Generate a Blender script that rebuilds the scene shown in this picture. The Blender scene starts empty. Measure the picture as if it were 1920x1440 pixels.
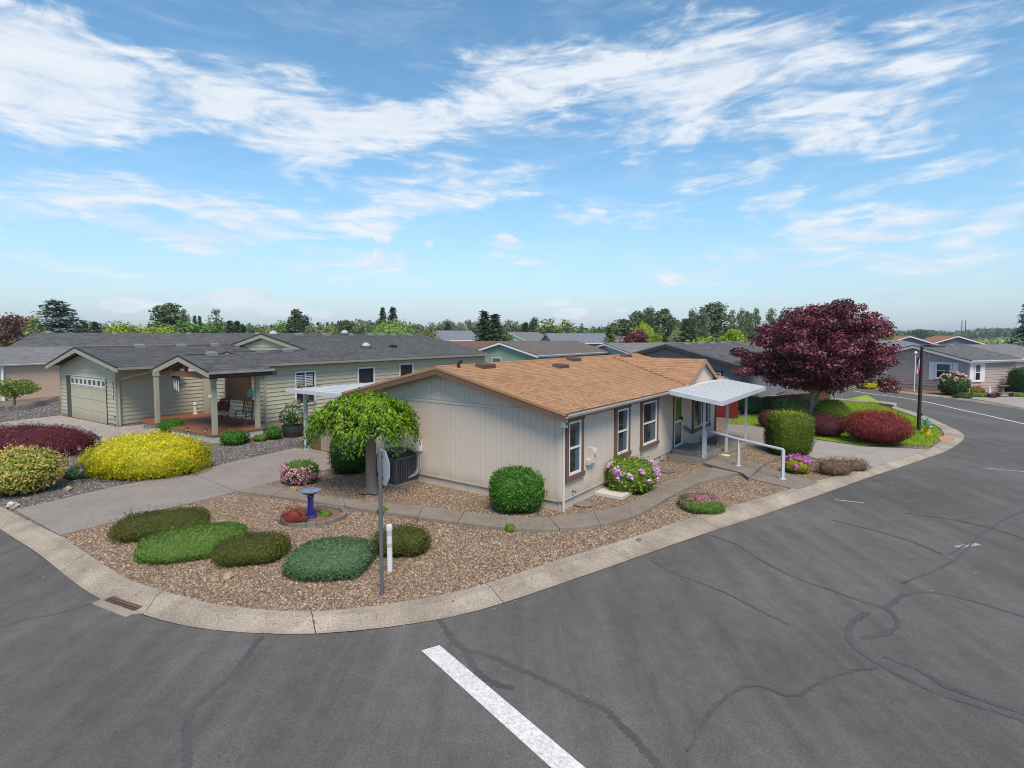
import bpy, bmesh, math, random
import numpy as np
from mathutils import Vector, Matrix
R = math.radians
rng = np.random.default_rng(7); random.seed(7)
scene = bpy.context.scene
COL = scene.collection

# ------------------------------------------------------------------ camera
F_PX, CAM_H, PITCH, CY = 1040., 4.5, R(3.31), 690.      # in pixels of the 1920x1440 photograph
cam_d = bpy.data.cameras.new('camera'); cam = bpy.data.objects.new('camera', cam_d); COL.objects.link(cam)
cam.location = (0, 0, CAM_H); cam.rotation_euler = (R(90) - PITCH, 0, 0)
cam_d.sensor_width = 36; cam_d.lens = 36 * F_PX / 1920; cam_d.shift_y = -(720 - CY) / 1920
cam_d.clip_start = .1; cam_d.clip_end = 12000
scene.camera = cam

# ------------------------------------------------------------------ world, sun, exposure
SUN_EL, SUN_AZ = R(56), R(168)          # azimuth clockwise from +Y: behind the camera, to the right
view = scene.view_settings
view.view_transform = 'Standard'; view.look = 'None'; view.gamma = 1; view.exposure = 0.6; view.use_curve_mapping = False
try:
    scene.cycles.use_denoising = True; scene.cycles.filter_width = 1.05
    scene.cycles.max_bounces = 5; scene.cycles.diffuse_bounces = 2; scene.cycles.glossy_bounces = 2; scene.cycles.transparent_max_bounces = 8
except Exception: pass

class NT:
    """small helper to wire shader nodes"""
    def __init__(s, tree): s.t = tree; s.n = tree.nodes; s.l = tree.links
    def new(s, kind, **kw):
        n = s.n.new(kind)
        for k, v in kw.items(): setattr(n, k, v)
        return n
    def put(s, sock, v):
        if isinstance(v, bpy.types.NodeSocket): s.l.new(v, sock)
        else: sock.default_value = v
    def math(s, op, a, b=None, clamp=False):
        n = s.new('ShaderNodeMath', operation=op, use_clamp=clamp); s.put(n.inputs[0], a)
        if b is not None: s.put(n.inputs[1], b)
        return n.outputs[0]
    def mix(s, f, a, b, mode='MIX'):
        n = s.new('ShaderNodeMix', data_type='RGBA', blend_type=mode)
        s.put(n.inputs['Factor'], f); s.put(n.inputs[6], a); s.put(n.inputs[7], b); return n.outputs[2]
    def noise(s, vec, scale, detail=4, rough=.55, dist=0.):
        n = s.new('ShaderNodeTexNoise'); s.put(n.inputs['Vector'], vec); n.inputs['Scale'].default_value = scale
        n.inputs['Detail'].default_value = detail; n.inputs['Roughness'].default_value = rough; n.inputs['Distortion'].default_value = dist
        return n.outputs['Fac']
    def ramp(s, f, stops):
        n = s.new('ShaderNodeValToRGB'); s.put(n.inputs[0], f); e = n.color_ramp.elements
        while len(e) < len(stops): e.new(.5)
        for el, (p, c) in zip(e, stops): el.position = p; el.color = c if len(c) == 4 else (*c, 1)
        return n.outputs[0]
    def mapr(s, v, a, b, c=0., d=1., smooth=True):
        n = s.new('ShaderNodeMapRange', interpolation_type='SMOOTHSTEP' if smooth else 'LINEAR')
        s.put(n.inputs[0], v); n.inputs[1].default_value = a; n.inputs[2].default_value = b; n.inputs[3].default_value = c; n.inputs[4].default_value = d
        return n.outputs[0]

def pix_ray(px, py):
    x = (px - 960) / F_PX; y = -(py - CY) / F_PX; c, s = math.cos(PITCH), math.sin(PITCH)
    return Vector((x, c + y * s, -s + y * c))
def G(px, py, z=0.):
    d = pix_ray(px, py); t = (z - CAM_H) / d.z
    return Vector((d.x * t, d.y * t, z))
def atY(px, py, Y):
    d = pix_ray(px, py); t = Y / d.y
    return Vector((d.x * t, Y, CAM_H + d.z * t))

world = bpy.data.worlds.new('World'); scene.world = world; world.use_nodes = True
def build_world():
    w = NT(world.node_tree); w.n.clear()
    sky = w.new('ShaderNodeTexSky', sky_type='NISHITA'); sky.sun_disc = False
    sky.sun_elevation = SUN_EL; sky.sun_rotation = SUN_AZ; sky.altitude = 100; sky.air_density = 1.0; sky.dust_density = .0; sky.ozone_density = 2.2
    tc = w.new('ShaderNodeTexCoord'); vec = tc.outputs['Generated']
    sep = w.new('ShaderNodeSeparateXYZ'); w.l.new(vec, sep.inputs[0]); X, Y, Z = sep.outputs
    az = w.math('ARCTAN2', X, Y); el = w.math('ARCSINE', Z)
    # warp the cloud field so that the edges of the clouds fray
    m1 = w.new('ShaderNodeMapping'); w.l.new(vec, m1.inputs[0]); m1.inputs['Scale'].default_value = (2.2, 2.2, 6)
    nw = w.new('ShaderNodeTexNoise'); w.l.new(m1.outputs[0], nw.inputs['Vector']); nw.inputs['Scale'].default_value = 2.2; nw.inputs['Detail'].default_value = 4
    sp2 = w.new('ShaderNodeSeparateColor'); w.l.new(nw.outputs['Color'], sp2.inputs[0])
    wx = w.math('MULTIPLY', w.math('SUBTRACT', sp2.outputs[0], .5), .34); wy = w.math('MULTIPLY', w.math('SUBTRACT', sp2.outputs[1], .5), .16)
    azw = w.math('ADD', az, wx); elw = w.math('ADD', el, wy)
    # fibres: noise stretched along gently tilted streaks
    m2 = w.new('ShaderNodeMapping'); w.l.new(vec, m2.inputs[0]); m2.inputs['Rotation'].default_value = (0, R(14), 0); m2.inputs['Scale'].default_value = (2.6, 2.6, 11)
    fib = w.noise(m2.outputs[0], 2.0, 9, .62, 1.1)
    m3 = w.new('ShaderNodeMapping'); w.l.new(vec, m3.inputs[0]); m3.inputs['Rotation'].default_value = (0, R(-32), 0); m3.inputs['Scale'].default_value = (3, 3, 13)
    fib2 = w.noise(m3.outputs[0], 4.2, 7, .6, .8)
    big = w.noise(m1.outputs[0], 1.15, 3, .5, .3)
    m4 = w.new('ShaderNodeMapping'); w.l.new(vec, m4.inputs[0]); m4.inputs['Scale'].default_value = (1, 1, 1.6)
    nf = w.new('ShaderNodeTexNoise'); w.l.new(m4.outputs[0], nf.inputs['Vector']); nf.inputs['Scale'].default_value = 26; nf.inputs['Detail'].default_value = 5
    puffn = w.math('SUBTRACT', nf.outputs['Fac'], .5)
    def blob(px, py, rx, ry, tilt, amp, azw=azw, elw=elw):
        d = pix_ray(px, py).normalized(); a0 = math.atan2(d.x, d.y); e0 = math.asin(d.z); t = R(tilt); c, s = math.cos(t), math.sin(t)
        da = w.math('SUBTRACT', azw, a0); de = w.math('SUBTRACT', elw, e0)
        p = w.math('ADD', w.math('MULTIPLY', da, c * F_PX / rx), w.math('MULTIPLY', de, s * F_PX / rx))
        q = w.math('ADD', w.math('MULTIPLY', da, -s * F_PX / ry), w.math('MULTIPLY', de, c * F_PX / ry))
        r2 = w.math('ADD', w.math('MULTIPLY', p, p), w.math('MULTIPLY', q, q))
        return w.math('MULTIPLY', w.math('SUBTRACT', 1., r2, True), amp)
    blobs = [(60, 130, 330, 95, -4, .75), (330, 170, 360, 75, -12, .7), (640, 215, 330, 70, -10, .8), (800, 235, 230, 75, 2, .7),
             (1010, 170, 260, 100, 4, .55), (1230, 150, 420, 95, -2, .85), (1330, 245, 240, 55, 6, .55), (1600, 205, 300, 60, 20, .7),
             (1830, 130, 200, 60, 40, .5), (1500, 90, 240, 60, -6, .5), (250, 405, 330, 45, -4, .7), (520, 420, 210, 45, 8, .65),
             (600, 320, 170, 50, -6, .55), (860, 365, 230, 60, 4, .7), (1250, 380, 130, 32, -4, .6), (1085, 400, 70, 20, 0, .5),
             (1480, 390, 90, 30, 14, .5), (1610, 425, 170, 36, 8, .75), (1890, 395, 110, 42, 12, .6), (1760, 310, 230, 24, 14, .45),
             (700, 505, 240, 28, -3, .6), (1400, 500, 210, 28, 2, .65), (1780, 495, 190, 38, -2, .6), (180, 490, 120, 22, 3, .4),
             (980, 490, 120, 30, -24, .4), (80, 435, 120, 20, 0, .4),
             (120, 260, 220, 20, -3, .25)]
    puffs = [(450, 560, 66, 24, 2, 1.), (240, 571, 46, 15, 3, .9), (300, 574, 26, 10, 0, .8), (350, 560, 24, 12, 0, .9), (540, 580, 60, 17, 2, .9), (600, 588, 30, 9, 0, .7), (1042, 568, 34, 10, 0, .9), (1072, 588, 44, 14, 0, .95), (845, 570, 26, 9, 0, .8), (952, 448, 26, 12, -16, .9), (716, 446, 22, 11, 0, .9), (805, 457, 12, 8, 0, .8), (1165, 580, 16, 6, 0, .7)]
    pt = None
    for b in puffs:
        v = blob(*b, azw=az, elw=el); pt = v if pt is None else w.math('MAXIMUM', pt, v)
    pmask = w.math('MULTIPLY', w.mapr(w.math('ADD', pt, w.math('MULTIPLY', puffn, 1.7)), .25, .6), w.mapr(pt, .0, .12))
    tot = None
    for b in blobs:
        v = blob(*b); tot = v if tot is None else w.math('MAXIMUM', w.math('ADD', w.math('MULTIPLY', tot, 1.), w.math('MULTIPLY', v, .35)), v)
    # away from the part in view the same sort of broken cirrus goes on
    far = w.mapr(big, .5, .74, 0, .42)
    inview = w.mapr(Y, .35, .75)
    lowsky = w.mapr(el, .5, .75, 1, 0)
    base = w.math('MULTIPLY', far, w.math('SUBTRACT', 1., w.math('MULTIPLY', w.math('MULTIPLY', inview, lowsky), .8)))
    tot = w.math('ADD', tot, base)
    fibre = w.math('ADD', w.math('MULTIPLY', fib, 1.0), w.math('MULTIPLY', fib2, .45))
    dens = w.math('ADD', tot, w.math('MULTIPLY', w.math('SUBTRACT', fibre, .73), 1.9))
    gate = w.mapr(tot, .0, .3)
    mask = w.math('MULTIPLY', w.mapr(dens, .16, .95), gate)
    veil = w.math('MULTIPLY', w.mapr(fibre, .62, 1.0), .16)
    mask = w.math('MINIMUM', w.math('ADD', w.math('MULTIPLY', mask, .93), veil), .95)
    mask = w.math('MAXIMUM', mask, w.math('MULTIPLY', pmask, .9))
    up = w.mapr(el, -.02, .0)
    mask = w.math('MULTIPLY', mask, up)
    shade = w.mapr(fibre, .45, 1.0)
    ccol = w.mix(shade, (.66, .76, .88, 1), (.86, .90, .96, 1))
    # pale summer haze low over the horizon, all the way round
    hz = w.mapr(el, .0, .34, .97, 0., False)
    mask2 = w.math('MULTIPLY', hz, hz)
    hsv = w.new('ShaderNodeHueSaturation'); w.l.new(sky.outputs[0], hsv.inputs['Color']); hsv.inputs['Hue'].default_value = .487; hsv.inputs['Saturation'].default_value = 1.12; hsv.inputs['Value'].default_value = 1.0
    bg1 = w.new('ShaderNodeBackground'); w.l.new(hsv.outputs[0], bg1.inputs[0]); bg1.inputs[1].default_value = SKY_STRENGTH
    bg2 = w.new('ShaderNodeBackground'); w.l.new(ccol, bg2.inputs[0]); bg2.inputs[1].default_value = .68
    ms = w.new('ShaderNodeMixShader'); w.l.new(mask, ms.inputs[0]); w.l.new(bg1.outputs[0], ms.inputs[1]); w.l.new(bg2.outputs[0], ms.inputs[2])
    bg3 = w.new('ShaderNodeBackground'); bg3.inputs[0].default_value = (.45, .60, .77, 1); bg3.inputs[1].default_value = .54
    m0 = w.new('ShaderNodeMixShader'); w.l.new(mask2, m0.inputs[0]); w.l.new(bg1.outputs[0], m0.inputs[1]); w.l.new(bg3.outputs[0], m0.inputs[2]); w.l.new(m0.outputs[0], ms.inputs[1])
    out = w.new('ShaderNodeOutputWorld'); w.l.new(ms.outputs[0], out.inputs[0])
HAZE = .00022
SKY_STRENGTH = .122
build_world()
world.cycles.sampling_method = 'NONE'
sun_d = bpy.data.lights.new('sun', 'SUN'); sun = bpy.data.objects.new('sun', sun_d); COL.objects.link(sun)
sun_d.energy = 2.9; sun_d.angle = R(26); sun_d.color = (1, .90, .77)
sdir = Vector((math.sin(SUN_AZ) * math.cos(SUN_EL), math.cos(SUN_AZ) * math.cos(SUN_EL), math.sin(SUN_EL)))
sun.rotation_euler = sdir.to_track_quat('Z', 'Y').to_euler()

# ------------------------------------------------------------------ materials
MATS = {}
def mat(name, col, rough=.8, col2=None, nscale=3., namt=.5, bump=0., bscale=40., spec=.35, metal=0., var=None, fine=None, stretch=None, coat=0., splash=None):
    """procedural material: base colour broken up by noise; var = colour stops read from the face attribute 'var'"""
    if name in MATS: return MATS[name]
    m = bpy.data.materials.new(name); m.use_nodes = True; t = NT(m.node_tree); t.n.clear(); MATS[name] = m
    out = t.new('ShaderNodeOutputMaterial'); p = t.new('ShaderNodeBsdfPrincipled'); t.l.new(p.outputs[0], out.inputs[0])
    tc = t.new('ShaderNodeTexCoord'); vec = tc.outputs['Object']
    if stretch:
        mp = t.new('ShaderNodeMapping'); t.l.new(vec, mp.inputs[0]); mp.inputs['Scale'].default_value = stretch; vec2 = mp.outputs[0]
    else: vec2 = vec
    c = (*col, 1)
    if var:
        at = t.new('ShaderNodeAttribute', attribute_name='var')
        c = t.ramp(at.outputs['Fac'], [(i / (len(var) - 1), v) for i, v in enumerate(var)])
    if col2:
        f = t.mapr(t.noise(vec2, nscale, 6, .6), .5 - .5 * (1 - namt) - .02, .5 + .5 * (1 - namt) + .02)
        if var: c = t.mix(t.math('MULTIPLY', f, .6), c, (*col2, 1))
        else: c = t.mix(f, c, (*col2, 1))
    if fine:
        f2 = t.noise(vec, fine[0], 3, .7)
        c = t.mix(1., c, t.ramp(f2, [(.3, (1 - fine[1],) * 3), (.7, (1 + fine[1],) * 3)]), 'MULTIPLY')
    if splash:          # rain splash dirt low on the wall, ragged upper edge
        sz = t.new('ShaderNodeSeparateXYZ'); t.l.new(vec, sz.inputs[0])
        f3 = t.mapr(t.math('ADD', sz.outputs[2], t.math('MULTIPLY', t.noise(vec, 2.2, 5, .7), -.7)), -.2, .32, .5, 0.)
        c = t.mix(f3, c, (*splash, 1))
    t.put(p.inputs['Base Color'], c); p.inputs['Roughness'].default_value = rough; p.inputs['Metallic'].default_value = metal
    p.inputs['Specular IOR Level'].default_value = spec; p.inputs['Coat Weight'].default_value = coat
    if bump:
        b = t.new('ShaderNodeBump'); b.inputs['Strength'].default_value = bump; b.inputs['Distance'].default_value = .02
        t.l.new(t.noise(vec2, bscale, 5, .65), b.inputs['Height']); t.l.new(b.outputs[0], p.inputs['Normal'])
    return m
def leafmat(name, stops, transl=.28, rough=.6, spec=.25):
    if name in MATS: return MATS[name]
    m = bpy.data.materials.new(name); m.use_nodes = True; t = NT(m.node_tree); t.n.clear(); MATS[name] = m
    out = t.new('ShaderNodeOutputMaterial'); p = t.new('ShaderNodeBsdfPrincipled')
    at = t.new('ShaderNodeAttribute', attribute_name='var')
    c = t.ramp(at.outputs['Fac'], [(i / (len(stops) - 1), v) for i, v in enumerate(stops)])
    t.l.new(c, p.inputs['Base Color']); p.inputs['Roughness'].default_value = rough; p.inputs['Specular IOR Level'].default_value = spec
    tr = t.new('ShaderNodeBsdfTranslucent'); t.l.new(c, tr.inputs[0])
    mx = t.new('ShaderNodeMixShader'); mx.inputs[0].default_value = transl
    t.l.new(p.outputs[0], mx.inputs[1]); t.l.new(tr.outputs[0], mx.inputs[2]); t.l.new(mx.outputs[0], out.inputs[0])
    return m

# ------------------------------------------------------------------ mesh helpers
def link(o, parent=None, loc=None, rz=None):
    COL.objects.link(o)
    if parent is not None: o.parent = parent
    if loc is not None: o.location = loc
    if rz is not None: o.rotation_euler = (0, 0, rz)
    return o
def tag(o, label, cat, group=None, kind=None):
    o['label'] = label; o['category'] = cat
    if group: o['group'] = group
    if kind: o['kind'] = kind
    return o
def thing(name, label, cat, loc=(0, 0, 0), rz=0., group=None, kind=None):
    o = bpy.data.objects.new(name, None); o.empty_display_size = .2
    link(o, None, loc, rz); return tag(o, label, cat, group, kind)

class Frame:
    """wall frame: s runs along a, d outward along n, z up"""
    def __init__(s, o, a, n): s.o = Vector(o); s.a = Vector(a).normalized(); s.n = Vector(n).normalized(); s.k = Vector((0, 0, 1))
    def __call__(s, u, d, z): return s.o + s.a * u + s.n * d + s.k * z
ID = Frame((0, 0, 0), (1, 0, 0), (0, 1, 0))

class MB:
    def __init__(s): s.v = []; s.f = []; s.mi = []; s.var = []
    def add(s, vs, fs, mi=0, var=.5):
        b = len(s.v); s.v += [tuple(v) for v in vs]
        for f in fs: s.f.append(tuple(b + i for i in f)); s.mi.append(mi); s.var.append(var)
        return s
    def hexa(s, p, **k):        # 8 points: bottom ring, top ring
        return s.add(p, [(3, 2, 1, 0), (4, 5, 6, 7), (0, 1, 5, 4), (1, 2, 6, 5), (2, 3, 7, 6), (3, 0, 4, 7)], **k)
    def box(s, x0, x1, y0, y1, z0, z1, fr=ID, **k):
        return s.hexa([fr(x0, y0, z0), fr(x1, y0, z0), fr(x1, y1, z0), fr(x0, y1, z0), fr(x0, y0, z1), fr(x1, y0, z1), fr(x1, y1, z1), fr(x0, y1, z1)], **k)
    def prism(s, poly, z0, z1, **k):    # poly: xy list, z0/z1 numbers or functions
        n = len(poly); f0 = z0 if callable(z0) else (lambda x, y: z0); f1 = z1 if callable(z1) else (lambda x, y: z1)
        vs = [(p[0], p[1], f0(p[0], p[1])) for p in poly] + [(p[0], p[1], f1(p[0], p[1])) for p in poly]
        return s.add(vs, [tuple(range(n))[::-1], tuple(range(n, 2 * n))] + [(i, (i + 1) % n, n + (i + 1) % n, n + i) for i in range(n)], **k)
    def slab(s, pts, nrm, **k):         # planar polygon extruded by nrm
        n = len(pts); pts = [Vector(p) for p in pts]; nrm = Vector(nrm)
        return s.add(pts + [p + nrm for p in pts], [tuple(range(n))[::-1], tuple(range(n, 2 * n))] + [(i, (i + 1) % n, n + (i + 1) % n, n + i) for i in range(n)], **k)
    def bar(s, a, b, w, h=None, up=(0, 0, 1), **k):
        a, b = Vector(a), Vector(b); h = h or w; d = (b - a).normalized(); u = Vector(up)
        if abs(d.dot(u)) > .95: u = Vector((0, 1, 0)) if abs(d.y) < .9 else Vector((1, 0, 0))
        x = d.cross(u).normalized(); y = x.cross(d).normalized(); x *= w / 2; y *= h / 2
        return s.hexa([a - x - y, a + x - y, a + x + y, a - x + y, b - x - y, b + x - y, b + x + y, b - x + y], **k)
    def tube(s, path, r, n=8, **k):
        path = [Vector(p) for p in path]; rs = r if isinstance(r, (list, tuple)) else [r] * len(path); vs = []
        for i, p in enumerate(path):
            d = (path[min(i + 1, len(path) - 1)] - path[max(i - 1, 0)]).normalized()
            u = Vector((1, 0, 0)) if abs(d.x) < .8 else Vector((0, 1, 0)); x = d.cross(u).normalized(); y = d.cross(x)
            vs += [p + (x * math.cos(2 * math.pi * j / n) + y * math.sin(2 * math.pi * j / n)) * rs[i] for j in range(n)]
        fs = [(i * n + j, i * n + (j + 1) % n, (i + 1) * n + (j + 1) % n, (i + 1) * n + j) for i in range(len(path) - 1) for j in range(n)]
        fs += [tuple(range(n))[::-1], tuple(range((len(path) - 1) * n, len(path) * n))]
        return s.add(vs, fs, **k)
    def lathe(s, prof, n=16, c=(0, 0, 0), **k):
        vs = [(c[0] + r * math.cos(2 * math.pi * j / n), c[1] + r * math.sin(2 * math.pi * j / n), c[2] + z) for r, z in prof for j in range(n)]
        fs = [(i * n + j, i * n + (j + 1) % n, (i + 1) * n + (j + 1) % n, (i + 1) * n + j) for i in range(len(prof) - 1) for j in range(n)]
        fs += [tuple(range(n))[::-1], tuple(range((len(prof) - 1) * n, len(prof) * n))]
        return s.add(vs, fs, **k)
    def mesh(s, name, mats, smooth=False, fix=True, tri=False):
        me = bpy.data.meshes.new(name); me.from_pydata(s.v, [], s.f)
        mats = mats if isinstance(mats, (list, tuple)) else [mats]
        for m in mats: me.materials.append(m)
        me.polygons.foreach_set('material_index', s.mi)
        at = me.attributes.new('var', 'FLOAT', 'FACE'); at.data.foreach_set('value', s.var)
        if fix or tri:
            bm = bmesh.new(); bm.from_mesh(me)
            if tri: bmesh.ops.triangulate(bm, faces=bm.faces[:])
            if fix: bmesh.ops.recalc_face_normals(bm, faces=bm.faces[:])
            bm.to_mesh(me); bm.free()
        if smooth: me.polygons.foreach_set('use_smooth', [True] * len(me.polygons))
        return me
    def build(s, name, mats, parent=None, loc=None, rz=None, **k):
        return link(bpy.data.objects.new(name, s.mesh(name, mats, **k)), parent, loc, rz)

def np_mesh(name, V, Fq, m, var=None, smooth=False):
    """fast mesh from arrays; Fq is (n,3) or (n,4)"""
    me = bpy.data.meshes.new(name); n, k = Fq.shape
    me.vertices.add(len(V)); me.vertices.foreach_set('co', np.ascontiguousarray(V, dtype=np.float32).ravel())
    me.loops.add(n * k); me.loops.foreach_set('vertex_index', np.ascontiguousarray(Fq, dtype=np.int32).ravel())
    me.polygons.add(n); me.polygons.foreach_set('loop_start', np.arange(0, n * k, k, dtype=np.int32))
    if smooth: me.polygons.foreach_set('use_smooth', np.ones(n, dtype=bool))
    me.update(calc_edges=True); me.materials.append(m)
    at = me.attributes.new('var', 'FLOAT', 'FACE'); at.data.foreach_set('value', np.full(n, .5, np.float32) if var is None else np.ascontiguousarray(var, dtype=np.float32))
    return me

def sheet(name, pts, m, z=None, parent=None):
    mb = MB(); mb.add([(p[0], p[1], p[2] if z is None else z) for p in pts], [tuple(range(len(pts)))])
    return mb.build(name, m, parent, fix=False, tri=True)

# ------------------------------------------------------------------ foliage
def unit(a): return a / np.maximum(np.linalg.norm(a, axis=-1, keepdims=True), 1e-9)
def leaves(P, N, length, width, var, up=0., spread=1., r=rng, fold=.18):
    """rhombic leaves at P, roughly facing N; up biases the leaf axis towards +z (negative: hanging)"""
    n = len(P); rnd = r.normal(size=(n, 3)); N2 = unit(N + spread * .8 * unit(rnd))
    ax = r.normal(size=(n, 3)) + np.array([0, 0, 1.]) * up * 2 + N * .5
    T = unit(ax - N2 * np.sum(ax * N2, 1, keepdims=True)); B = np.cross(N2, T)
    s = (.65 + .7 * r.random(n))[:, None]; L = length * s; W = width * s
    V = np.empty((n, 4, 3)); V[:, 0] = P; V[:, 1] = P + T * L * .45 + B * W * .5 + N2 * W * fold; V[:, 2] = P + T * L; V[:, 3] = P + T * L * .45 - B * W * .5 + N2 * W * fold
    return V.reshape(-1, 3), np.arange(4 * n).reshape(n, 4), var
def join(parts):
    V, Fa, A = [], [], []; b = 0
    for v, f, a in parts: V.append(v); Fa.append(f + b); A.append(a); b += len(v)
    return np.concatenate(V), np.concatenate(Fa), np.concatenate(A)
def wob(D, k, seed, n=7):
    r = np.random.default_rng(seed); out = np.zeros(len(D))
    for i in range(n): out += np.sin(D @ (r.normal(size=3) * k) + r.random() * 6.28)
    return out / n
def shell(D, shape, rx, ry, h, seed, lump, lk):
    """point on the shrub's outline in direction D (and its centre height)"""
    p = {'ball': 2., 'box': 5., 'dome': 2.2, 'flat': 3.2, 'barrel': 3.2}[shape]
    c = {'ball': .46, 'box': .5, 'dome': .12, 'flat': .3, 'barrel': .5}[shape] * h
    hz = np.where(D[:, 2] > 0, h - c, c)
    q = (np.abs(D[:, 0] / rx) ** p + np.abs(D[:, 1] / ry) ** p + np.abs(D[:, 2] / hz) ** p) ** (-1 / p)
    return D * (q * (1 + lump * wob(D, lk, seed)))[:, None] + np.array([0, 0, c])
def foliage_mesh(name, m, shape, rx, ry, h, leaf, n, seed, lump=.08, lk=7., up=.2, spread=1., depth=.12, core=.945, corevar=.15, tips=False):
    r = np.random.default_rng(seed); D = unit(unit(r.normal(size=(int(n * 1.3), 3))) * np.array([rx, ry, max(h * .6, .25 * rx)]))
    P = shell(D, shape, rx, ry, h, seed, lump, lk); keep = P[:, 2] > .01; P = P[keep][:n]; D = D[keep][:n]
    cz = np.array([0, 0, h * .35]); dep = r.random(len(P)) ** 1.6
    P2 = cz + (P - cz) * (1.015 - depth * dep)[:, None]
    P2[:, 2] = np.maximum(P2[:, 2], .01)
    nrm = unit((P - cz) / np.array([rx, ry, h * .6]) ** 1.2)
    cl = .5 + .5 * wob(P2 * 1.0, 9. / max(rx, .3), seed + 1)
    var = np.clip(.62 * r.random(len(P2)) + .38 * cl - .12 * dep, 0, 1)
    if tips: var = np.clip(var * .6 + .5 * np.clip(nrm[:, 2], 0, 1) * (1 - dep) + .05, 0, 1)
    parts = [leaves(P2, nrm, leaf[0], leaf[1], var, up, spread, r)]
    k = r.random(len(P)) < .018; k &= P[:, 2] > .25 * h
    if k.any():            # stray shoots that escaped the shears
        for q in range(5):
            o = P[k] + nrm[k] * (.02 + .028 * q * (.4 + r.random((k.sum(), 1)))) * max(.6, min(1.2, rx)) + np.array([0, 0, .008 * q]); parts.append(leaves(o, nrm[k], leaf[0] * .9, leaf[1] * .9, np.clip(var[k] + .15, 0, 1), up + .4, spread, r))
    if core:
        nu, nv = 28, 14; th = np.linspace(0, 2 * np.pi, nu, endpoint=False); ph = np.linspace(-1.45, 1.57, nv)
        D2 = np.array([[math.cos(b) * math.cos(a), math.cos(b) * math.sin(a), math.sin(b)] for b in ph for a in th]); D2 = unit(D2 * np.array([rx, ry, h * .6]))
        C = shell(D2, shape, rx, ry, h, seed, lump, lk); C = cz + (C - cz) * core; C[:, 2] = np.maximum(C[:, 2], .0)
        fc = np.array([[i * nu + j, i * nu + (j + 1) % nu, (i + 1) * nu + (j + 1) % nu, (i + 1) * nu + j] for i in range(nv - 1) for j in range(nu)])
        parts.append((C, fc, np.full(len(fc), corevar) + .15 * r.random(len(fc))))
    V, Fa, A = join(parts); return np_mesh(name, V, Fa, m, A)
def obj(name, me, parent=None, loc=None, rz=None): return link(bpy.data.objects.new(name, me), parent, loc, rz)
def stems_mesh(h, rx, ry, seed, n=6, r0=.025):
    r = random.Random(seed); mb = MB()
    for i in range(n):
        a = r.random() * 6.28; d = Vector((math.cos(a) * rx, math.sin(a) * ry, 0)) * .45
        mb.tube([(d.x * .15, d.y * .15, -.03), d * .5 + Vector((0, 0, h * .3)), d + Vector((0, 0, h * .6))], [r0, r0 * .7, r0 * .35], 5)
    return mb.mesh('stem', M_BARK)
def blossoms(parent, shape, rx, ry, h, seed, n, size, m, lump=.08, lk=7., zmin=.3, zmax=1.1, sector=None, per=14, name='blossom', clusters=True):
    """flower trusses sitting on the outline"""
    r = np.random.default_rng(seed + 50); D = unit(r.normal(size=(n * 30, 3))); P = shell(D, shape, rx, ry, h, seed, lump, lk)
    k = (P[:, 2] > zmin * h) & (P[:, 2] < zmax * h)
    if sector is not None: k &= np.cos(np.arctan2(D[:, 1], D[:, 0]) - sector[0]) > math.cos(sector[1])
    P = P[k][:n]; D = D[k][:n]
    def petals(c, d, rad):
        dd = unit(r.normal(size=(per, 3)) + d); pp = c + dd * rad * (.5 + .5 * r.random((per, 1)))
        return leaves(pp, dd, rad * .9, rad * .8, r.random(per), 0, .6, r)
    if clusters:
        for p, d in zip(P, D):
            V, Fa, A = petals(np.zeros(3), d, size * (.75 + .5 * r.random()))
            obj(name, np_mesh(name, V, Fa, m, A), parent, tuple(p * 1.02))
    else:
        V, Fa, A = join([petals(p * 1.02, d, size * (.7 + .6 * r.random())) for p, d in zip(P, D)])
        o = obj(name, np_mesh(name, V, Fa, m, A), parent); o['kind'] = 'stuff'
def shrub(name, label, pos, rx, ry, h, m, leaf, n, seed, shape='ball', cat='shrub', rz=0., group=None, stems=True, **k):
    t = thing(name, label, cat, (pos[0], pos[1], pos[2] if len(pos) > 2 else 0), rz, group)
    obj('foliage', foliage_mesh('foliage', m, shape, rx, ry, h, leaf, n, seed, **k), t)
    if stems: obj('stem', stems_mesh(h, rx, ry, seed), t)
    return t
def W(px, Y): return px * Y / F_PX        # pixels to metres at distance Y

# ------------------------------------------------------------------ palette
M_BARK = mat('bark', (.10, .075, .055), .9, (.17, .14, .11), 6, .4, bump=.6, bscale=30)
M_BARKGREY = mat('bark_grey', (.20, .18, .16), .9, (.30, .28, .25), 5, .4, bump=.5, bscale=25)
M_WHITE = mat('white_paint', (.74, .74, .74), .45, (.66, .66, .67), 3, .4)
M_WMETAL = mat('white_metal', (.56, .565, .575), .4, (.48, .485, .49), 2, .3, spec=.4)
M_BEIGE = mat('beige_siding', (.61, .515, .435), .75, (.575, .48, .40), 1.2, .2, fine=(60, .05), stretch=(1, 1, .25), splash=(.30, .23, .17))
M_SKIRT = mat('beige_skirting', (.53, .455, .385), .85, (.45, .375, .30), 2.5, .2, fine=(40, .08))
M_BROWNTRIM = mat('brown_trim', (.165, .098, .066), .65, (.135, .08, .054), 3, .3)
M_SAGE = mat('sage_siding', (.47, .435, .32), .75, (.435, .40, .29), 1.5, .2, fine=(40, .05), splash=(.28, .24, .17))
M_SAGETRIM = mat('sage_trim', (.36, .345, .26), .7, (.31, .30, .225), 2, .3)
M_GLASS = mat('window_glass', (.016, .018, .020), .06, (.035, .038, .04), 1.3, .3, spec=.4)
M_BLACK = mat('black_metal', (.018, .018, .018), .5)
M_DGREY = mat('dark_grey_metal', (.075, .078, .082), .5, (.095, .098, .10), 3, .3)
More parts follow.
